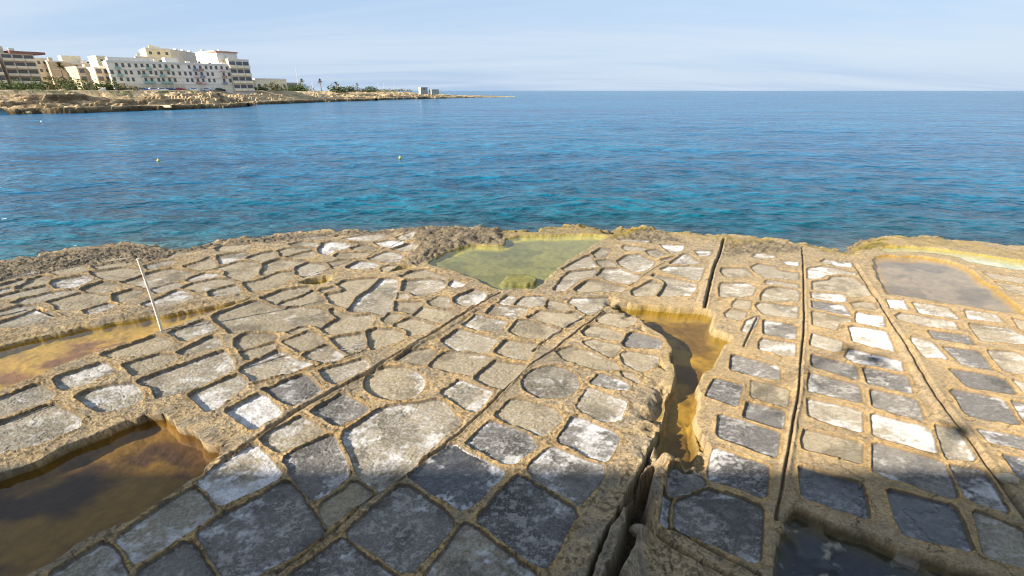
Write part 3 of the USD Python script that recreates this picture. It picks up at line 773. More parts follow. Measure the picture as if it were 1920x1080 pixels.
nodes_ = {"at": ("attribute", {"attribute": "shoal"}), "nr": ("attribute", {"attribute": "nearshore"}), "g": ("geometry", {}),
    "mp": ("mapping", {"scale": (0.012, 0.035, 1.0)}), "pn": ("noise_texture", {"scale": 1.0, "detail": 5.0, "roughness": 0.6, "distortion": 0.6}),
    "pr": ("rgb_ramp", {"ramp": [(0.36, (0.002, 0.074, 0.178)), (0.62, (0.003, 0.104, 0.218))]}),
    "teal": ("mix_color", {"b": (0.002, 0.066, 0.082)}), "tn": ("math", {"math_type": "multiply", "value2": 0.9}), "sh": ("mix_color", {"b": (0.105, 0.105, 0.095)}),
    "p": ("principled_bsdf", {"roughness": 0.18, "ior": 1.33, "specular_ior_level": 0.28})}
links_ = [("g.position", "mp.vector"), ("mp.vector", "pn.vector"), ("pn.fac", "pr.fac"), ("pr.color", "teal.a"), ("nr.fac", "tn.value1"), ("tn.value", "teal.fac"), ("teal.result", "sh.a"), ("at.fac", "sh.fac")]
prev_c, prev_n = "sh.result", None
for k, (sx_, sy_, rot, lo, hi, dist) in enumerate(((.030, .07, .1, .86, 1.12, 1.6), (.12, .27, .15, .82, 1.18, 1.0), (.42, .80, .2, .74, 1.28, .50), (1.3, 2.2, .25, .66, 1.40, .22))):
    nodes_[f"m{k}"] = ("mapping", {"scale": (sx_, sy_, 1.0), "rotation": (0, 0, rot), "location": (3.7 * k, 1.3 * k, 0)})
    nodes_[f"n{k}"] = ("noise_texture", {"scale": 1.0, "detail": 2.5, "roughness": 0.55, "distortion": 0.35})
    nodes_[f"r{k}"] = ("rgb_ramp", {"ramp": [(0.38, (lo, lo * 1.03, lo * 1.06)), (0.50, (1, 1, 1)), (0.62, (hi, hi * .97, hi * .94))]})  # light and dark of the ripples painted into the water colour
    nodes_[f"x{k}"] = ("mix", {"mix_type": "multiply", "fac": 1.0})
    nodes_[f"b{k}"] = ("bump", {"strength": 1.0, "distance": dist})
    links_ += [("g.position", f"m{k}.vector"), (f"m{k}.vector", f"n{k}.vector"), (f"n{k}.fac", f"r{k}.fac"), (prev_c, f"x{k}.color1"), (f"r{k}.color", f"x{k}.color2"), (f"n{k}.fac", f"b{k}.height")]
    if prev_n: links_.append((prev_n, f"b{k}.normal"))
    prev_c, prev_n = f"x{k}.color", f"b{k}.normal"
links_ += [(prev_c, "p.base_color"), (prev_n, "p.normal")]
M_SEA = usdkit.material(stage, "/World/Looks/sea_water", nodes_, links_, surface="p.BSDF")
sea = usdkit.mesh(stage, "/World/sea", (sea_v[ids], inv.reshape(-1, 3)), M_SEA, smooth=True)
for nm_, arr in (("shoal", shallow), ("nearshore", nearc)):
    UsdGeom.PrimvarsAPI(sea).CreatePrimvar(nm_, Sdf.ValueTypeNames.FloatArray, "vertex").Set(Vt.FloatArray.FromNumpy(arr.astype(np.float32)))
tag(sea, "deep blue rippled bay running out to the horizon", "sea", kind="structure")
print("sea triangles", len(tri_s))
# ------------------------------------------------------------------ the far shore
def at(px, Y, z=0.0):
    """a place of the far shore: the column of the photograph it stands in, and its distance ahead"""
    return np.array([(px - CX) / FPX * (Y * math.cos(PITCH) + (EYE - z) * math.sin(PITCH)), Y, z])

HS = [(-520, 300), (-250, 243), (0, 215.5), (60, 214), (130, 213), (200, 210), (300, 207), (400, 204), (480, 197), (560, 193.5), (640, 191), (720, 187.5), (800, 185.5), (880, 183.5), (940, 182.3), (985, 181.7)]
hp = np.array([ground(u, v, SEA)[:2] for u, v in HS if v < 240])
hp[0] = hp[1] + (hp[1] - hp[2]) * 1.0
seglen = np.concatenate([[0], np.cumsum(np.linalg.norm(np.diff(hp, axis=0), axis=1))])
S = np.arange(0, seglen[-1], 0.9)
bx_, by_ = np.interp(S, seglen, hp[:, 0]), np.interp(S, seglen, hp[:, 1])
ksz = np.ones(25) / 25
bx_ = np.convolve(np.pad(bx_, 12, "edge"), ksz, "valid"); by_ = np.convolve(np.pad(by_, 12, "edge"), ksz, "valid")
pxs = CX + FPX * bx_ / (by_ * math.cos(PITCH) + 5.5 * math.sin(PITCH))
nx_, ny_ = -0.905, 0.425
T = np.concatenate([np.arange(-3, 22, .55), np.arange(22, 60, 1.6), np.arange(60, 170, 14)])
top = np.interp(pxs, [-200, 150, 480, 640, 800, 850, 900, 950, 990], [5.2, 5.2, 5.2, 5.0, 4.7, 3.5, 1.6, .6, .0])
wid = np.interp(pxs, [-200, 480, 640, 800, 900, 985], [34, 36, 40, 38, 26, 10])
SS, TT = np.meshgrid(np.arange(len(S)), T, indexing="ij")
wob = (fbm(np.stack([S * .06, 0 * S, 0 * S], -1), 4, 301) - .5) * 14 * np.interp(pxs, [700, 980], [1, .3])
tt = TT - wob[:, None] * 1.0
hx = bx_[:, None] + nx_ * TT; hy = by_[:, None] + ny_ * TT
G3 = np.stack([hx, hy, 0 * hx], -1)
r_ = np.clip(tt / wid[:, None], -1, 1)
ST = np.stack([SS * .9, TT, 0 * SS], -1)
nb = fbm(ST * np.array([.05, .13, 1]), 4, 311); nm_ = fbm(ST * np.array([.16, .62, 1]), 5, 317)
ledge = .32 * smoothstep(0, .045, r_ + (nm_ - .5) * .06) + .22 * smoothstep(.20, .27, r_ + (nb - .5) * .35) + .18 * smoothstep(.42, .5, r_ + (nb - .5) * .5) + .28 * smoothstep(.62, 1.0, r_ + (nb - .5) * .2)
hz = SEA - .5 + (top[:, None] + .9) * ledge * (1 + 0 * TT)
amp = (1 - smoothstep(.9, 1.05, r_)) * smoothstep(-.02, .1, r_) * np.minimum(1, top[:, None] / 3 + .15)
amp = amp * (1 - .45 * smoothstep(450, 600, pxs)[:, None])
hz += amp * ((nm_ - .5) * 2.3 + (nb - .5) * 2.2)
strat = .80
hz = np.where(r_ < .95, hz * .2 + .8 * (np.floor(hz / strat) * strat + strat * smoothstep(.72, 1, (hz / strat) % 1)), hz)
fade = (np.interp(pxs, [800, 985], [170, 16]))[:, None]
hz = np.where(TT > fade, np.minimum(hz, SEA - .8), hz)
hcol = lerp((.55, .42, .25), (.42, .31, .18), smoothstep(.4, .6, nm_))
hcol = lerp(hcol, (.17, .125, .075), smoothstep(.50, .62, fbm(G3 * np.array([.3, .3, 1]), 3, 321)) * .8)
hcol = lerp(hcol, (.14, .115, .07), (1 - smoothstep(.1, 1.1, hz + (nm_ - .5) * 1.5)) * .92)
hcol = lerp(hcol, (.34, .28, .19), smoothstep(.62, .95, r_) * .8)
hcol = lerp(hcol, (.13, .14, .06), smoothstep(.7, .9, r_) * smoothstep(.5, .6, fbm(G3 * .2, 3, 331)) * (1 - smoothstep(1.0, 1.2, tt / wid[:, None])) * .8)
hcol = lerp(hcol, hcol * .5, (np.abs(fbm(G3 * .9, 3, 341) - .5) < .035) * .8)
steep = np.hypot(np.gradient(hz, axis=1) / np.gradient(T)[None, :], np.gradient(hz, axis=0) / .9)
hcol = lerp(hcol, hcol * np.array((.50, .45, .40)), smoothstep(.7, 1.6, steep) * (r_ < 1))  # shade under the ledges put into the colour of steep faces
pale = (smoothstep(430, 560, pxs)[:, None]) * smoothstep(.05, .25, r_)
hcol = lerp(hcol, lerp((.52, .41, .25), (.40, .30, .17), smoothstep(.4, .65, nm_)), pale * .75)
nS, nT = hx.shape
a = (np.arange(nS - 1)[:, None] * nT + np.arange(nT - 1)[None, :]); qd = np.stack([a, a + nT, a + 1 + nT, a + 1], -1).reshape(-1, 4)
hv = np.stack([hx, hy, hz], -1).reshape(-1, 3)
hf = np.vstack([qd[:, [0, 1, 2]], qd[:, [0, 2, 3]]])
if np.cross(hv[hf[:, 1]] - hv[hf[:, 0]], hv[hf[:, 2]] - hv[hf[:, 0]])[:, 2].mean() < 0: hf = hf[:, ::-1]
M_HEAD = usdkit.material(stage, "/World/Looks/headland_rock", {"at": ("attribute", {"attribute": "tint"}), "g": ("geometry", {}), "n": ("noise_texture", {"scale": 1.6, "detail": 6.0, "roughness": .7}),
    "r": ("rgb_ramp", {"ramp": [(.3, (.6, .6, .6)), (.7, (1.2, 1.2, 1.2))]}), "m": ("mix", {"mix_type": "multiply", "fac": 1.0}), "b": ("bump", {"strength": 1.0, "distance": .5}), "p": ("principled_bsdf", {"roughness": .95, "specular_ior_level": .1})},
    [("g.position", "n.vector"), ("n.fac", "r.fac"), ("at.color", "m.color1"), ("r.color", "m.color2"), ("m.color", "p.base_color"), ("n.fac", "b.height"), ("b.normal", "p.normal")], surface="p.BSDF")
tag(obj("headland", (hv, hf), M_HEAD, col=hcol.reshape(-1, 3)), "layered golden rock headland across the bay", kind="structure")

# the promenade under the viewer, and the block behind whose roof line shades the near pans -------------------------------
M_CONC = plain("promenade_concrete", (.42, .39, .34), .9, .2, 2.0)
tag(obj("promenade", box(-70, 50, -60, .7, -1.0, 3.3), M_CONC), kind="structure")

MATS = {}
def wallmat(c, rough=.9):
    k = tuple(round(v, 3) for v in c)
    if k not in MATS: MATS[k] = plain("plaster_%d" % len(MATS), c, rough, .10, .7)
    return MATS[k]
GLASS = plain("dark_window", (.10, .10, .10), .3, .3, 1.5)
DOORS = plain("door_paint", (.12, .10, .09), .5)
WHITE = wallmat((.62, .58, .52))

def building(name, label, p0, p1, depth, H, floors, cols, wall, base=4.9, trim=None, win=(1.0, 1.35), balconies=(), roofbits=0, side_windows=0, ground=None, deep=False, parapet=.5, bal_col=None, skip=()):
    """p0, p1: the two lower corners of the front; depth goes away from the bay"""
    p0, p1 = np.array(p0[:2]), np.array(p1[:2]); e = p1 - p0; W = float(np.hypot(*e)); ang = math.atan2(e[1], e[0])
    t = thing(name, label, "building", "buildings across the bay" if name != "shade_building" else None, (p0[0], p0[1], base), ang)
    trim = trim or WHITE
    obj("wall", box(0, W, 0, depth, -2, H), wall, t)
    if parapet:
        ring_ = trimesh.util.concatenate([box(-.12, W + .12, -.12, .12, H, H + parapet), box(-.12, W + .12, depth - .12, depth + .12, H, H + parapet), box(-.12, .12, .12, depth - .12, H, H + parapet), box(W - .12, W + .12, .12, depth - .12, H, H + parapet)])
        obj("parapet", ring_, trim, t)
    fh = H / floors
    for f in range(floors):
        z0 = f * fh
        for c in range(cols):
            if (f, c) in skip: continue
            xc = (c + .5) * W / cols + (0 if deep or cols < 6 else rng.uniform(-.28, .28))
            if cols > 6 and f and (f, c) not in balconies and rng.random() < .14: continue
            w, h = (win[0], win[1])
            if f == 0 and ground:
                obj("shutter_door", box(xc - W / cols * .38, xc + W / cols * .38, -.05, .1, .0, min(fh * .82, 2.6)), ground, t)
                continue
            if deep:      # loggia: a dark opening behind a balcony front
                obj("window", box(xc - W / cols * .42, xc + W / cols * .42, -.04, .1, z0 + fh * .38, z0 + fh * .82), GLASS, t)
                obj("balcony", trimesh.util.concatenate([box(xc - W / cols * .47, xc + W / cols * .47, -1.0, -.02, z0 + .0, z0 + .16), box(xc - W / cols * .47, xc + W / cols * .47, -1.0, -.9, z0 + .16, z0 + 1.0)]), trim, t)
            else:
                obj("window", box(xc - w / 2, xc + w / 2, -.05, .08, z0 + fh * .36, z0 + fh * .36 + h), GLASS, t)
                if (f, c) in balconies:
                    obj("balcony", trimesh.util.concatenate([box(xc - 1.0, xc + 1.0, -1.0, -.06, z0 + fh * .10, z0 + fh * .10 + .15), box(xc - 1.0, xc + 1.0, -1.0, -.94, z0 + fh * .10 + .15, z0 + fh * .10 + .85)]), bal_col[(f + c) % len(bal_col)], t)
        if f and not deep: obj("floor_band", box(-.06, W + .06, -.10, -.003, z0 - .12, z0 + .12), trim, t)
    for s in range(side_windows):
        for f in range(1, floors):
            yy = (s + .5) * depth / side_windows
            obj("window", box(-.05, .08, yy - .5, yy + .5, f * fh + fh * .36, f * fh + fh * .36 + 1.3), GLASS, t)
    for k in range(roofbits):
        x_ = rng.uniform(.5, W - 2); d_k = rng.uniform(.8, max(depth - 2, 1)); hh = rng.uniform(.8, 2.0)
        obj("roof_tank", box(x_, x_ + rng.uniform(.8, 2.2), d_k, d_k + 1.4, H, H + hh), [WHITE, wall, DOORS][k % 3], t)
    return t

BEIGE, CREAM, SAND, GREY = wallmat((.50, .40, .27)), wallmat((.66, .58, .42)), wallmat((.56, .46, .32)), wallmat((.52, .50, .46))
BROWN, REDB, PALE, YEL = wallmat((.50, .40, .31)), wallmat((.22, .11, .09)), wallmat((.66, .60, .48)), wallmat((.66, .56, .34))
PINK = wallmat((.55, .42, .40)); TEAL, RED, BLUE = plain("teal_paint", (.22, .36, .31), .6), plain("red_paint", (.38, .19, .13), .6), plain("blue_paint", (.20, .24, .34), .6)
building("apartment_building", "grey-brown block with dark balconies at the far left edge", at(-60, 190, 5), at(20, 199, 5), 14, 11.5, 4, 5, wallmat((.36, .32, .27)), deep=True, trim=CREAM)
ta = building("apartment_building", "five storey tan block with dark red top floor beside the left edge", at(26, 206, 5), at(86, 215, 5), 16, 14.0, 5, 3, BROWN, deep=True, trim=CREAM, roofbits=3, parapet=0)
obj("roof_band", box(3, 14.2, -.5, 14, 14.0, 14.9), REDB, ta); obj("penthouse", box(-8, 2.5, 3, 13, 10.0, 16.6), SAND, ta)
building("apartment_building", "slim cream block right of the dark red topped block", at(86, 234, 5), at(108, 238, 5), 14, 13.4, 4, 2, CREAM, roofbits=2)
tb = building("apartment_building", "plain blank beige wall behind the tall palm", at(108, 234, 5), at(160, 242, 5), 16, 12.2, 4, 1, BEIGE, skip=[(f, 0) for f in range(4)], roofbits=2)
obj("stair_tower", box(6, 13, 3, 9, 12.2, 15.2), CREAM, tb)
building("town_house", "three storey brown town house with orange shutters near the white stairs", at(158, 212, 5), at(189, 217, 5), 11, 8.8, 3, 2, BEIGE, win=(1.7, 1.6), ground=DOORS, roofbits=2)
building("town_house", "three storey sand town house joined to the long white block", at(190, 212, 5), at(218, 217, 5), 11, 8.6, 3, 2, SAND, win=(1.9, 1.7), ground=DOORS, roofbits=1)
building("apartment_building", "yellow stair tower rising behind the sand town house", at(200, 234, 5), at(217, 237, 5), 9, 14.2, 4, 1, YEL, skip=[(0, 0), (1, 0), (2, 0)])
building("apartment_building", "beige stepped block between the tall palm and the yellow stair tower", at(150, 236, 5), at(202, 242, 5), 14, 11.4, 4, 3, SAND, roofbits=4)
tc1 = building("apartment_building", "long pale block with teal balconies behind the parked cars", at(216, 211, 5), at(350, 229, 5), 13, 10.9, 4, 12, PALE, win=(.95, 1.5), side_windows=2, trim=GREY, bal_col=[TEAL, TEAL, PALE], balconies=[(f, c) for f in (1, 2, 3) for c in (1, 5, 6, 8, 9)], ground=SAND, parapet=.7, roofbits=7)
obj("roof_hut", box(1, 18, 3, 10, 10.9, 13.0), GREY, tc1); obj("roof_hut", box(21, 26, 3, 9, 10.9, 13.6), WHITE, tc1)
tc2 = building("apartment_building", "white block with red and blue balconies right of the teal one", at(350, 229, 5), at(440, 243, 5), 13, 10.9, 4, 9, wallmat((.68, .63, .55)), win=(.95, 1.5), trim=GREY, bal_col=[RED, PINK, BLUE], balconies=[(f, c) for f in (1, 2, 3) for c in (2, 3, 7)], ground=PALE, parapet=.7, roofbits=8)
td = building("apartment_building", "end block with deep arched balconies and a red roof hut", at(440, 242, 5), at(477, 249, 5), 18, 13.4, 4, 3, wallmat((.58, .53, .46)), deep=True, trim=CREAM, roofbits=2)
obj("roof_hut", box(-3, 6, 4, 12, 13.4, 16.6), WHITE, td); obj("roof", box(-3.4, 6.5, 3.6, 12.4, 16.6, 17.1), RED, td)
building("apartment_building", "tall white block behind with sunlit blank side walls", at(418, 260, 5), at(446, 266, 5), 22, 18.2, 5, 3, wallmat((.68, .64, .55)), roofbits=4, win=(1.3, 1.4))
building("apartment_building", "tall cream block behind the teal balconies, roof crowded with tanks", at(294, 262, 5), at(338, 269, 5), 22, 19.6, 5, 3, YEL, roofbits=6, win=(1.2, 1.3))
building("apartment_building", "white stepped block left of the tall cream block", at(272, 256, 5), at(294, 259, 5), 14, 15.4, 5, 2, wallmat((.64, .58, .46)), roofbits=2)
# curved blank wall
cw = thing("apartment_building", "tall blank beige block with a curved front wall", "building", "buildings across the bay", (*at(338, 272)[:2], 4.9))
pts_ = [np.array(at(338 + 54 * s_, 272 + 26 * s_ ** 2 + 6 * s_)[:2]) - at(338, 272)[:2] for s_ in np.linspace(0, 1, 14)]
pg = Polygon([*pts_, pts_[-1] + np.array([-12, 16]), pts_[0] + np.array([-12, 16])])
obj("wall", trimesh.creation.extrude_polygon(pg.buffer(0), 20.0, engine="earcut"), wallmat((.50, .44, .36)), cw, smooth=20)
for k in range(3):
    q_ = pts_[3 + 3 * k] + np.array([-5, 7]); obj("roof_tank", box(q_[0], q_[0] + 1.6, q_[1], q_[1] + 1.4, 20.0, 21.0), WHITE, cw)
building("low_building", "low cream flat roofed hall right of the end block", at(482, 318, 5), at(540, 336, 5), 18, 6.4, 1, 5, CREAM, base=5.0, win=(1.6, 1.6), parapet=.8)
building("low_building", "dark grey shed joined to the low cream hall", at(540, 338, 5), at(566, 346, 5), 10, 4.6, 1, 2, wallmat((.22, .22, .22)), base=5.0)
HUTZ = 4.75
building("hut", "small square white hut on the bare headland", at(789, 350, 5), at(802, 352.5, 5), 4.6, 2.2, 1, 1, wallmat((.36, .33, .27)), base=HUTZ, parapet=.35, win=(.9, 1.0))
building("hut", "low pale ruined wall hut beside the white hut", at(809, 352, 5), at(823, 355, 5), 4.0, 1.3, 1, 1, wallmat((.36, .32, .25)), base=HUTZ - .2, parapet=0, win=(.7, .6))
# the block behind the viewer
ts = building("shade_building", "tall block behind the viewer whose roof shades the near pans", (34, -6.4), (-66, -6.4), 14, 8.5, 3, 14, SAND, base=3.3, roofbits=0, parapet=.0)
for (u, v, h_, w_) in ((1590, 655, 13.2, .36), (1640, 672, 13.3, .40), (1800, 808, 12.4, .40)):  # unseen casters added above the roof to drop small spots of shade
    h_ = max(h_, 12.4); w_ *= .40
    g_ = ground(u, v); k = 1 / math.tan(SUN_ELEV)
    gx, gy = g_[0] + SX * k * h_, g_[1] + SY * k * h_
    caster = trimesh.creation.icosphere(2, w_); caster.apply_scale((1.25, 1, .75)); 
    post = trimesh.creation.cylinder(.03, h_ - 11.4, sections=8); post.apply_translation((0, 0, -(h_ - 11.4) / 2))
    m_ = trimesh.util.concatenate([caster, post]); m_.apply_translation((34 - gx, -6.4 - gy, h_ - 3.3))
    obj("shade_caster", m_, GREY, ts)

rub_v, rub_f, nv = [], [], 0
rr2 = np.random.default_rng(21)
ico = trimesh.creation.icosphere(0, 1.0)
for k in range(420):
    i_ = rr2.integers(0, hx.shape[0] - 1); c_ = np.flatnonzero((T > -1.5) & (T < 26))[rr2.integers(0, 50) % len(np.flatnonzero((T > -1.5) & (T < 26)))]
    if hz[i_, c_] < SEA - .2 or (pxs[i_] > 470 and rr2.random() < .6): continue
    sc = rr2.uniform(.2, .65) * (1.6 if rr2.random() < .12 else 1)
    v_ = ico.vertices * (1 + rr2.uniform(-.28, .28, (len(ico.vertices), 1))) * np.array([1.3, 1.0, .7]) * sc
    a_ = rr2.uniform(0, 6.28); R_ = np.array([[math.cos(a_), -math.sin(a_), 0], [math.sin(a_), math.cos(a_), 0], [0, 0, 1]])
    rub_v.append(v_ @ R_.T + np.array([hx[i_, c_], hy[i_, c_], hz[i_, c_] + .15 * sc])); rub_f.append(ico.faces + nv); nv += len(v_)
tag(obj("shore_rubble", (np.vstack(rub_v), np.vstack(rub_f)), plain("rubble", (.40, .30, .17), .95, .35, .6)), "fallen rock rubble strewn along the far golden shore", "rocks", kind="stuff")
# ------------------------------------------------------------------ plants of the far shore
def leaf_mat(name, c):
    c = np.array(c)
    return usdkit.material(stage, f"/World/Looks/{name}", {"g": ("geometry", {}), "n": ("noise_texture", {"scale": 1.1, "detail": 4.0}), "r": ("rgb_ramp", {"ramp": [(.3, tuple(c * .55)), (.7, tuple(c * 1.5))]}),
        "p": ("principled_bsdf", {"roughness": .7, "specular_ior_level": .2}), "t": ("translucent_bsdf", {}), "m": ("mix_closure", {"fac": .25})},
        [("g.position", "n.vector"), ("n.fac", "r.fac"), ("r.color", "p.base_color"), ("r.color", "t.color"), ("p.BSDF", "m.closure1"), ("t.BSDF", "m.closure2")], surface="m.closure")
LEAF, OLIVE, PALM = leaf_mat("bush_leaf", (.075, .105, .035)), leaf_mat("dry_bush_leaf", (.14, .13, .06)), leaf_mat("palm_leaf", (.11, .115, .045))
BARK = plain("bark", (.20, .15, .10), .95)

def leaves(n, rx, ry, rz, size, lumps=6):
    cen = rng.normal(0, .42, (lumps, 3)); cen[:, 2] = np.abs(cen[:, 2]); cen = np.vstack([cen, [[0, 0, .3]]])
    rad = rng.uniform(.35, .6, len(cen))
    k = rng.integers(0, len(cen), n); d = rng.normal(0, 1, (n, 3)); d /= np.linalg.norm(d, axis=1, keepdims=True)
    p = (cen[k] + d * (rad[k] * rng.uniform(.55, 1, n) ** .4)[:, None]); p[:, 2] = np.maximum(p[:, 2], -.05)
    p *= (rx, ry, rz)
    a_, b_ = rng.normal(0, 1, (n, 3)), rng.normal(0, 1, (n, 3))
    a_ *= size / np.linalg.norm(a_, axis=1, keepdims=True); b_ *= size * .7 / np.linalg.norm(b_, axis=1, keepdims=True)
    v = np.stack([p - a_ * .5, p + b_ * .5, p + a_ * .5, p - b_ * .5], 1).reshape(-1, 3)
    i = np.arange(n)[:, None] * 4
    return v, np.vstack([i + [0, 1, 2], i + [0, 2, 3]])

def bush(label, p, rx, rz, mat, n=500):
    t = thing("bush", label, "bush", "bushes on the far shore", p)
    obj("foliage", leaves(n, rx, rx * .6, rz, .16 * (rx * rz) ** .5 + .12), mat, t)
    st = trimesh.creation.cylinder(.08, rz * .8, sections=6); st.apply_translation((0, 0, rz * .3)); obj("stem", st, BARK, t)

def shore_z(px, Y):
    p = at(px, Y, 4.5); d = (hx - p[0]) ** 2 + (hy - p[1]) ** 2
    return float(hz.reshape(-1)[np.argmin(d)])

for k, (px, Y, rx, rz, m, lab) in enumerate([
    (12, 172, 6, 2.6, LEAF, "low green bush below the dark balconied block at the left edge"), (48, 174, 6, 2.6, LEAF, "low green bush under the tan block's left half"),
    (76, 172, 4, 2.6, LEAF, "dark green bush under the right corner of the tan block"), (100, 184, 5, 4.4, OLIVE, "tall olive bush left of the palm's foot"),
    (124, 186, 5, 4.0, OLIVE, "olive bush at the palm's foot"), (136, 180, 3.2, 3.4, LEAF, "dark bush just right of the palm's foot"),
    (188, 180, 4.0, 3.6, LEAF, "dark green bush right of the white stairs"), (206, 182, 4.2, 3.0, LEAF, "round green bush under the sand town house"),
    (228, 186, 3.4, 2.4, OLIVE, "small dry bush under the left end of the long pale block"), (252, 196, 4, 1.6, OLIVE, "low dry scrub under the teal balconies"),
    (486, 300, 6, 4.2, LEAF, "leafy bush at the left end of the low cream hall"), (505, 300, 6, 4.6, OLIVE, "tall pale bush in front of the low cream hall"),
    (524, 305, 6, 4.2, LEAF, "green bush before the right half of the cream hall"), (548, 310, 6, 3.4, LEAF, "dark bush in front of the grey shed"),
    (562, 312, 6, 4.6, LEAF, "bushy clump at the foot of the tall mast"), (577, 318, 6, 3.2, LEAF, "low bush right of the mast"),
    (628, 330, 6, 3.4, LEAF, "green bush left of the row of shrubs on the headland"), (640, 334, 6, 4.0, LEAF, "first shrub of the headland row"),
    (652, 338, 6, 3.6, LEAF, "second shrub of the headland row, slightly lower"), (664, 340, 5, 2.6, OLIVE, "low dry shrub midway along the headland row"),
    (697, 345, 7, 4.0, LEAF, "wide rounded shrub at the right end of the headland row"), (680, 344, 5, 2.0, OLIVE, "flat dry shrub beside the wide rounded shrub"),
    (745, 345, 9, 1.6, OLIVE, "flat green scrub patch left of the white hut"), (715, 345, 7, 1.4, OLIVE, "flat scrub patch between the shrub row and the hut")]):
    z_ = max(shore_z(px, Y), 2.5) if px < 260 else 4.6
    bush(lab, at(px, Y, z_), rx, rz, m, 420)

def palm(label, p, h, r, lean=.0):
    t = thing("palm_tree", label, "palm tree", "palms on the far shore", p, rng.uniform(0, 6))
    n = 10; pr_ = np.linspace(0, 1, n)
    rings = []
    for s in pr_:
        a_ = np.linspace(0, 2 * np.pi, 8, endpoint=False); rr = .26 * (1 - .45 * s) + .08 * (s < .05)
        rings.append(np.column_stack([np.cos(a_) * rr + lean * s * s, np.sin(a_) * rr, np.full(8, s * h)]))
    v = np.vstack(rings); f = []
    for i in range(n - 1):
        for k in range(8): f.append((i * 8 + k, i * 8 + (k + 1) % 8, (i + 1) * 8 + (k + 1) % 8, (i + 1) * 8 + k))
    obj("trunk", (v, np.array(f)), BARK, t, smooth=True)
    fv, ff = [], []
    for k in range(46):
        az = rng.uniform(0, 2 * np.pi); el = rng.uniform(-.6, 1.3); L = r * rng.uniform(.75, 1.1)
        c = np.array([lean, 0, h]); d = np.array([math.cos(az) * math.cos(el), math.sin(az) * math.cos(el), math.sin(el)]); side = np.array([-math.sin(az), math.cos(az), 0])
        for q in range(6):
            s = q / 5; mid = c + d * L * s + np.array([0, 0, -.35 * L * s * s]); w_ = .10 * r * math.sin(math.pi * min(s * .9 + .12, 1)) + .02
            fv += [mid - side * w_, mid + side * w_]
            if q: b_ = len(fv) - 4; ff.append((b_, b_ + 1, b_ + 3, b_ + 2))
    obj("crown", (np.array(fv), np.array(ff)), PALM, t)
palm("tall fan palm in front of the blank beige wall", at(127, 188, 4.5), 9.0, 2.3, -.5)
palm("tall palm right beside the thin mast", at(569, 320, 4.6), 6.4, 2.1)
palm("lone round-headed palm right of the mast", at(603, 325, 4.6), 6.2, 2.4)
palm("small palm above the left of the shrub row", at(632, 332, 4.6), 4.8, 1.8)
palm("slim small palm at the right part of the headland", at(671, 342, 4.6), 4.4, 1.5)

METAL = plain("grey_metal", (.45, .45, .46), .5)
mast = thing("mast", "tall thin lattice mast rising above the low buildings", "mast", None, at(561, 325, 4.6))
obj("pole", trimesh.util.concatenate([box(-.16, .16, -.16, .16, 0, 7), box(-.09, .09, -.09, .09, 7, 14.5)]), METAL, mast); obj("crossbar", box(-.7, .7, -.06, .06, 6.4, 6.55), METAL, mast)
for px, Y, h, lab in ((588, 300, 6.0, "white post standing on the bluff below the lone palm"), (709, 345, 5.0, "first thin lamp post right of the shrub row"), (720, 345, 5.0, "second thin lamp post right of the shrub row"), (740, 345, 6.6, "tallest thin lamp post left of the hut")):
    l = thing("lamp_post", lab, "lamp post", "lamp posts on the headland", at(px, Y, 3.2 if px < 600 else 4.6))
    obj("pole", trimesh.creation.cylinder(.10 if px < 600 else .06, h, sections=6).apply_translation((0, 0, h / 2)), WHITE if px < 600 else METAL, l); obj("lamp", box(-.1, .7, -.12, .12, h, h + .14), METAL, l)

# white stairs down the bluff
st = thing("stairs", "white concrete stairs leading down the bluff between dark bushes", "stairs", None, at(160, 172, 1.2), .95)
for k in range(12): obj("step", box(k * .55, k * .55 + .56, -1.0, 1.0, -1.5, k * .34), WHITE, st)
for s in (-1, 1):
    v = []
    for k in (0, 12):
        for yy in (s * 1.12 - .1, s * 1.12 + .1):
            for zz_ in (-1.6, .9): v.append((k * .55, yy, k * .34 + zz_))
    obj("side_wall", trimesh.convex.convex_hull(np.array(v)), WHITE, st)
rp = thing("ramp", "pale concrete slab path running along the far waterline", "path", None, at(166, 150, .9), .0)
obj("slab", trimesh.util.concatenate([box(0, 9, -.35, .35, -.6, .12).apply_transform(trimesh.transformations.rotation_matrix(.5, (0, 0, 1))), box(7.5, 22, 3.8, 4.4, -.7, .02)]), SAND, rp)

# parked cars
TYRE = plain("tyre", (.02, .02, .02), .8)
CARC = [("white", (.75, .75, .75)), ("dark blue", (.04, .07, .22)), ("silver", (.5, .5, .52)), ("red", (.40, .04, .04)), ("blue", (.06, .16, .42)), ("black", (.03, .03, .03))]
CP = [plain("car_" + n_.replace(" ", "_"), c_, .25, .02) for n_, c_ in CARC]
def hull(pts): return trimesh.convex.convex_hull(np.array(pts))
def car(ci, where, p, ang):
    t = thing("parked_car", f"{CARC[ci][0]} parked car {where}", "car", "cars parked along the far shore road", p, ang)
    obj("body", trimesh.util.concatenate([hull([(x, y, z) for x, zt in ((-2.1, .78), (-1.9, .95), (1.5, .92), (2.1, .70)) for y in (-.85, .85) for z in (.3, zt)]),
        hull([(x, y, z) for x, z, w in ((-1.9, .93, .8), (1.1, .93, .8), (-1.5, 1.42, .66), (.3, 1.42, .66)) for y in (-w, w)])]), CP[ci], t)
    for s in (-1, 1): obj("side_window", hull([(x, s * w, z) for x, z, w in ((-1.6, 1.0, .82), (.85, 1.0, .82), (-1.35, 1.34, .70), (.25, 1.34, .70))] + [(0, s * .3, 1.2)]), GLASS, t)
    for x in (-1.35, 1.35):
        for s in (-1, 1): obj("wheel", trimesh.creation.cylinder(.32, .2, sections=12, transform=trimesh.transformations.rotation_matrix(math.pi / 2, (1, 0, 0))).apply_translation((x, s * .8, .32)), TYRE, t)
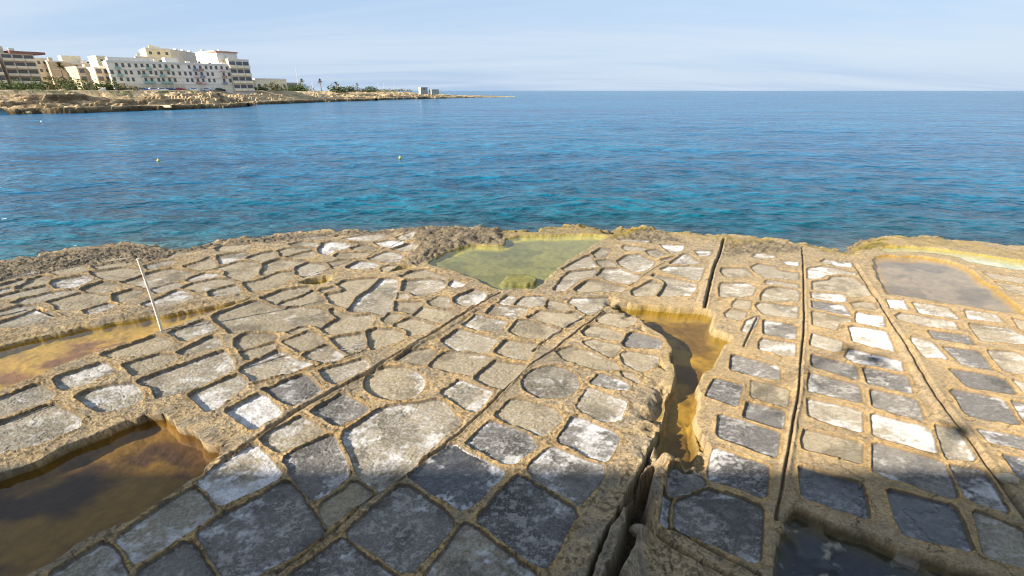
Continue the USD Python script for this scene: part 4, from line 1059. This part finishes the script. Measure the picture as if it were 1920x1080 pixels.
dirf = math.atan2(24, 28 + 14)
WHERE = ["at the left end of the long pale block", "second from the left end of the long pale block", "below the first teal balconies", "before the brown ground floor door", "below the middle of the long pale block", "right of the brown door of the pale block", "near the right end of the pale block", "at the joint of the pale and the white block", "below the red balconies of the white block", "before the right part of the white block", "just left of the end block"]
for k, px in enumerate((229, 241, 254, 270, 290, 306, 322, 340, 365, 388, 414)):
    car([1, 0, 0, 4, 2, 0, 1, 3, 0, 2, 5][k], WHERE[k], at(px, 203 + (px - 206) * .17, 4.72), .95)
# buoys, ships
YELLOW = plain("buoy_yellow", (.70, .55, .05), .4); PINKW = plain("buoy_white", (.75, .70, .68), .4)
for (u, v, m_, lab) in ((297, 302, YELLOW, "yellow mooring buoy on the left part of the bay"), (750, 297, YELLOW, "yellow mooring buoy in the middle of the bay"), (78, 229, PINKW, "pale buoy near the far shore at left")):
    t = thing("buoy", lab, "buoy", "buoys afloat in the bay", ground(u, v, SEA)); s_ = .55 if v > 250 else .8
    b_ = trimesh.creation.icosphere(2, .20 * s_); b_.apply_scale((1, 1, .9)); obj("float", b_.apply_translation((0, 0, .10 * s_)), m_, t, smooth=True)
    obj("top_ring", trimesh.creation.torus(.07 * s_, .022 * s_, 12, 6).apply_transform(trimesh.transformations.rotation_matrix(math.pi / 2, (1, 0, 0))).apply_translation((0, 0, .33 * s_)), m_, t)
# the pole at the channel, and loose stones
POLE = plain("weathered_wood", (.56, .50, .42), .85, .25, 9.0)
b0 = ground(303, 620)
pl = thing("pole", "tall weathered wooden pole standing at the edge of the amber channel", "pole", None, (b0[0], b0[1], -.1))
n = 12; vv_, ff_ = [], []
for i in range(n):
    s = i / (n - 1); rr = .030 - .007 * s
    for k in range(10): vv_.append((math.cos(k * .6283) * rr + .02 * math.sin(s * 3.1), math.sin(k * .6283) * rr, s * 1.80))
for i in range(n - 1):
    for k in range(10): ff_.append((i * 10 + k, i * 10 + (k + 1) % 10, i * 10 + 10 + (k + 1) % 10, i * 10 + 10 + k))
obj("shaft", (np.array(vv_), np.array(ff_)), POLE, pl, smooth=True)
obj("end_cap", trimesh.creation.cylinder(.026, .03, sections=10).apply_translation((.0, 0, 1.812)), POLE, pl)
STONE = plain("loose_stone", (.34, .29, .22), .95, .3, 14.0, bump=.02)
def stone(label, u, v, r, z, sq=(1, .8, .7)):
    m_ = trimesh.creation.icosphere(4, 1.0); p_ = m_.vertices
    m_.vertices = p_ * (1 + .45 * (fbm(p_ * 1.7 + u, 4, int(u)) - .5))[:, None] * np.array(sq) * r
    o = obj("boulder", m_, STONE, smooth=True); g_ = ground(u, v)
    UsdGeom.Xformable(o).AddTranslateOp().Set(Gf.Vec3d(g_[0], g_[1], z)); tag(o, label, "stone", "loose stones on the shelf")
stone("round boulder wedged in the dark crevice at the bottom", 1200, 972, .11, -.22)
stone("grey stone lying in the gutter at the right edge", 1888, 900, .11, .02, (1.2, .8, .6))
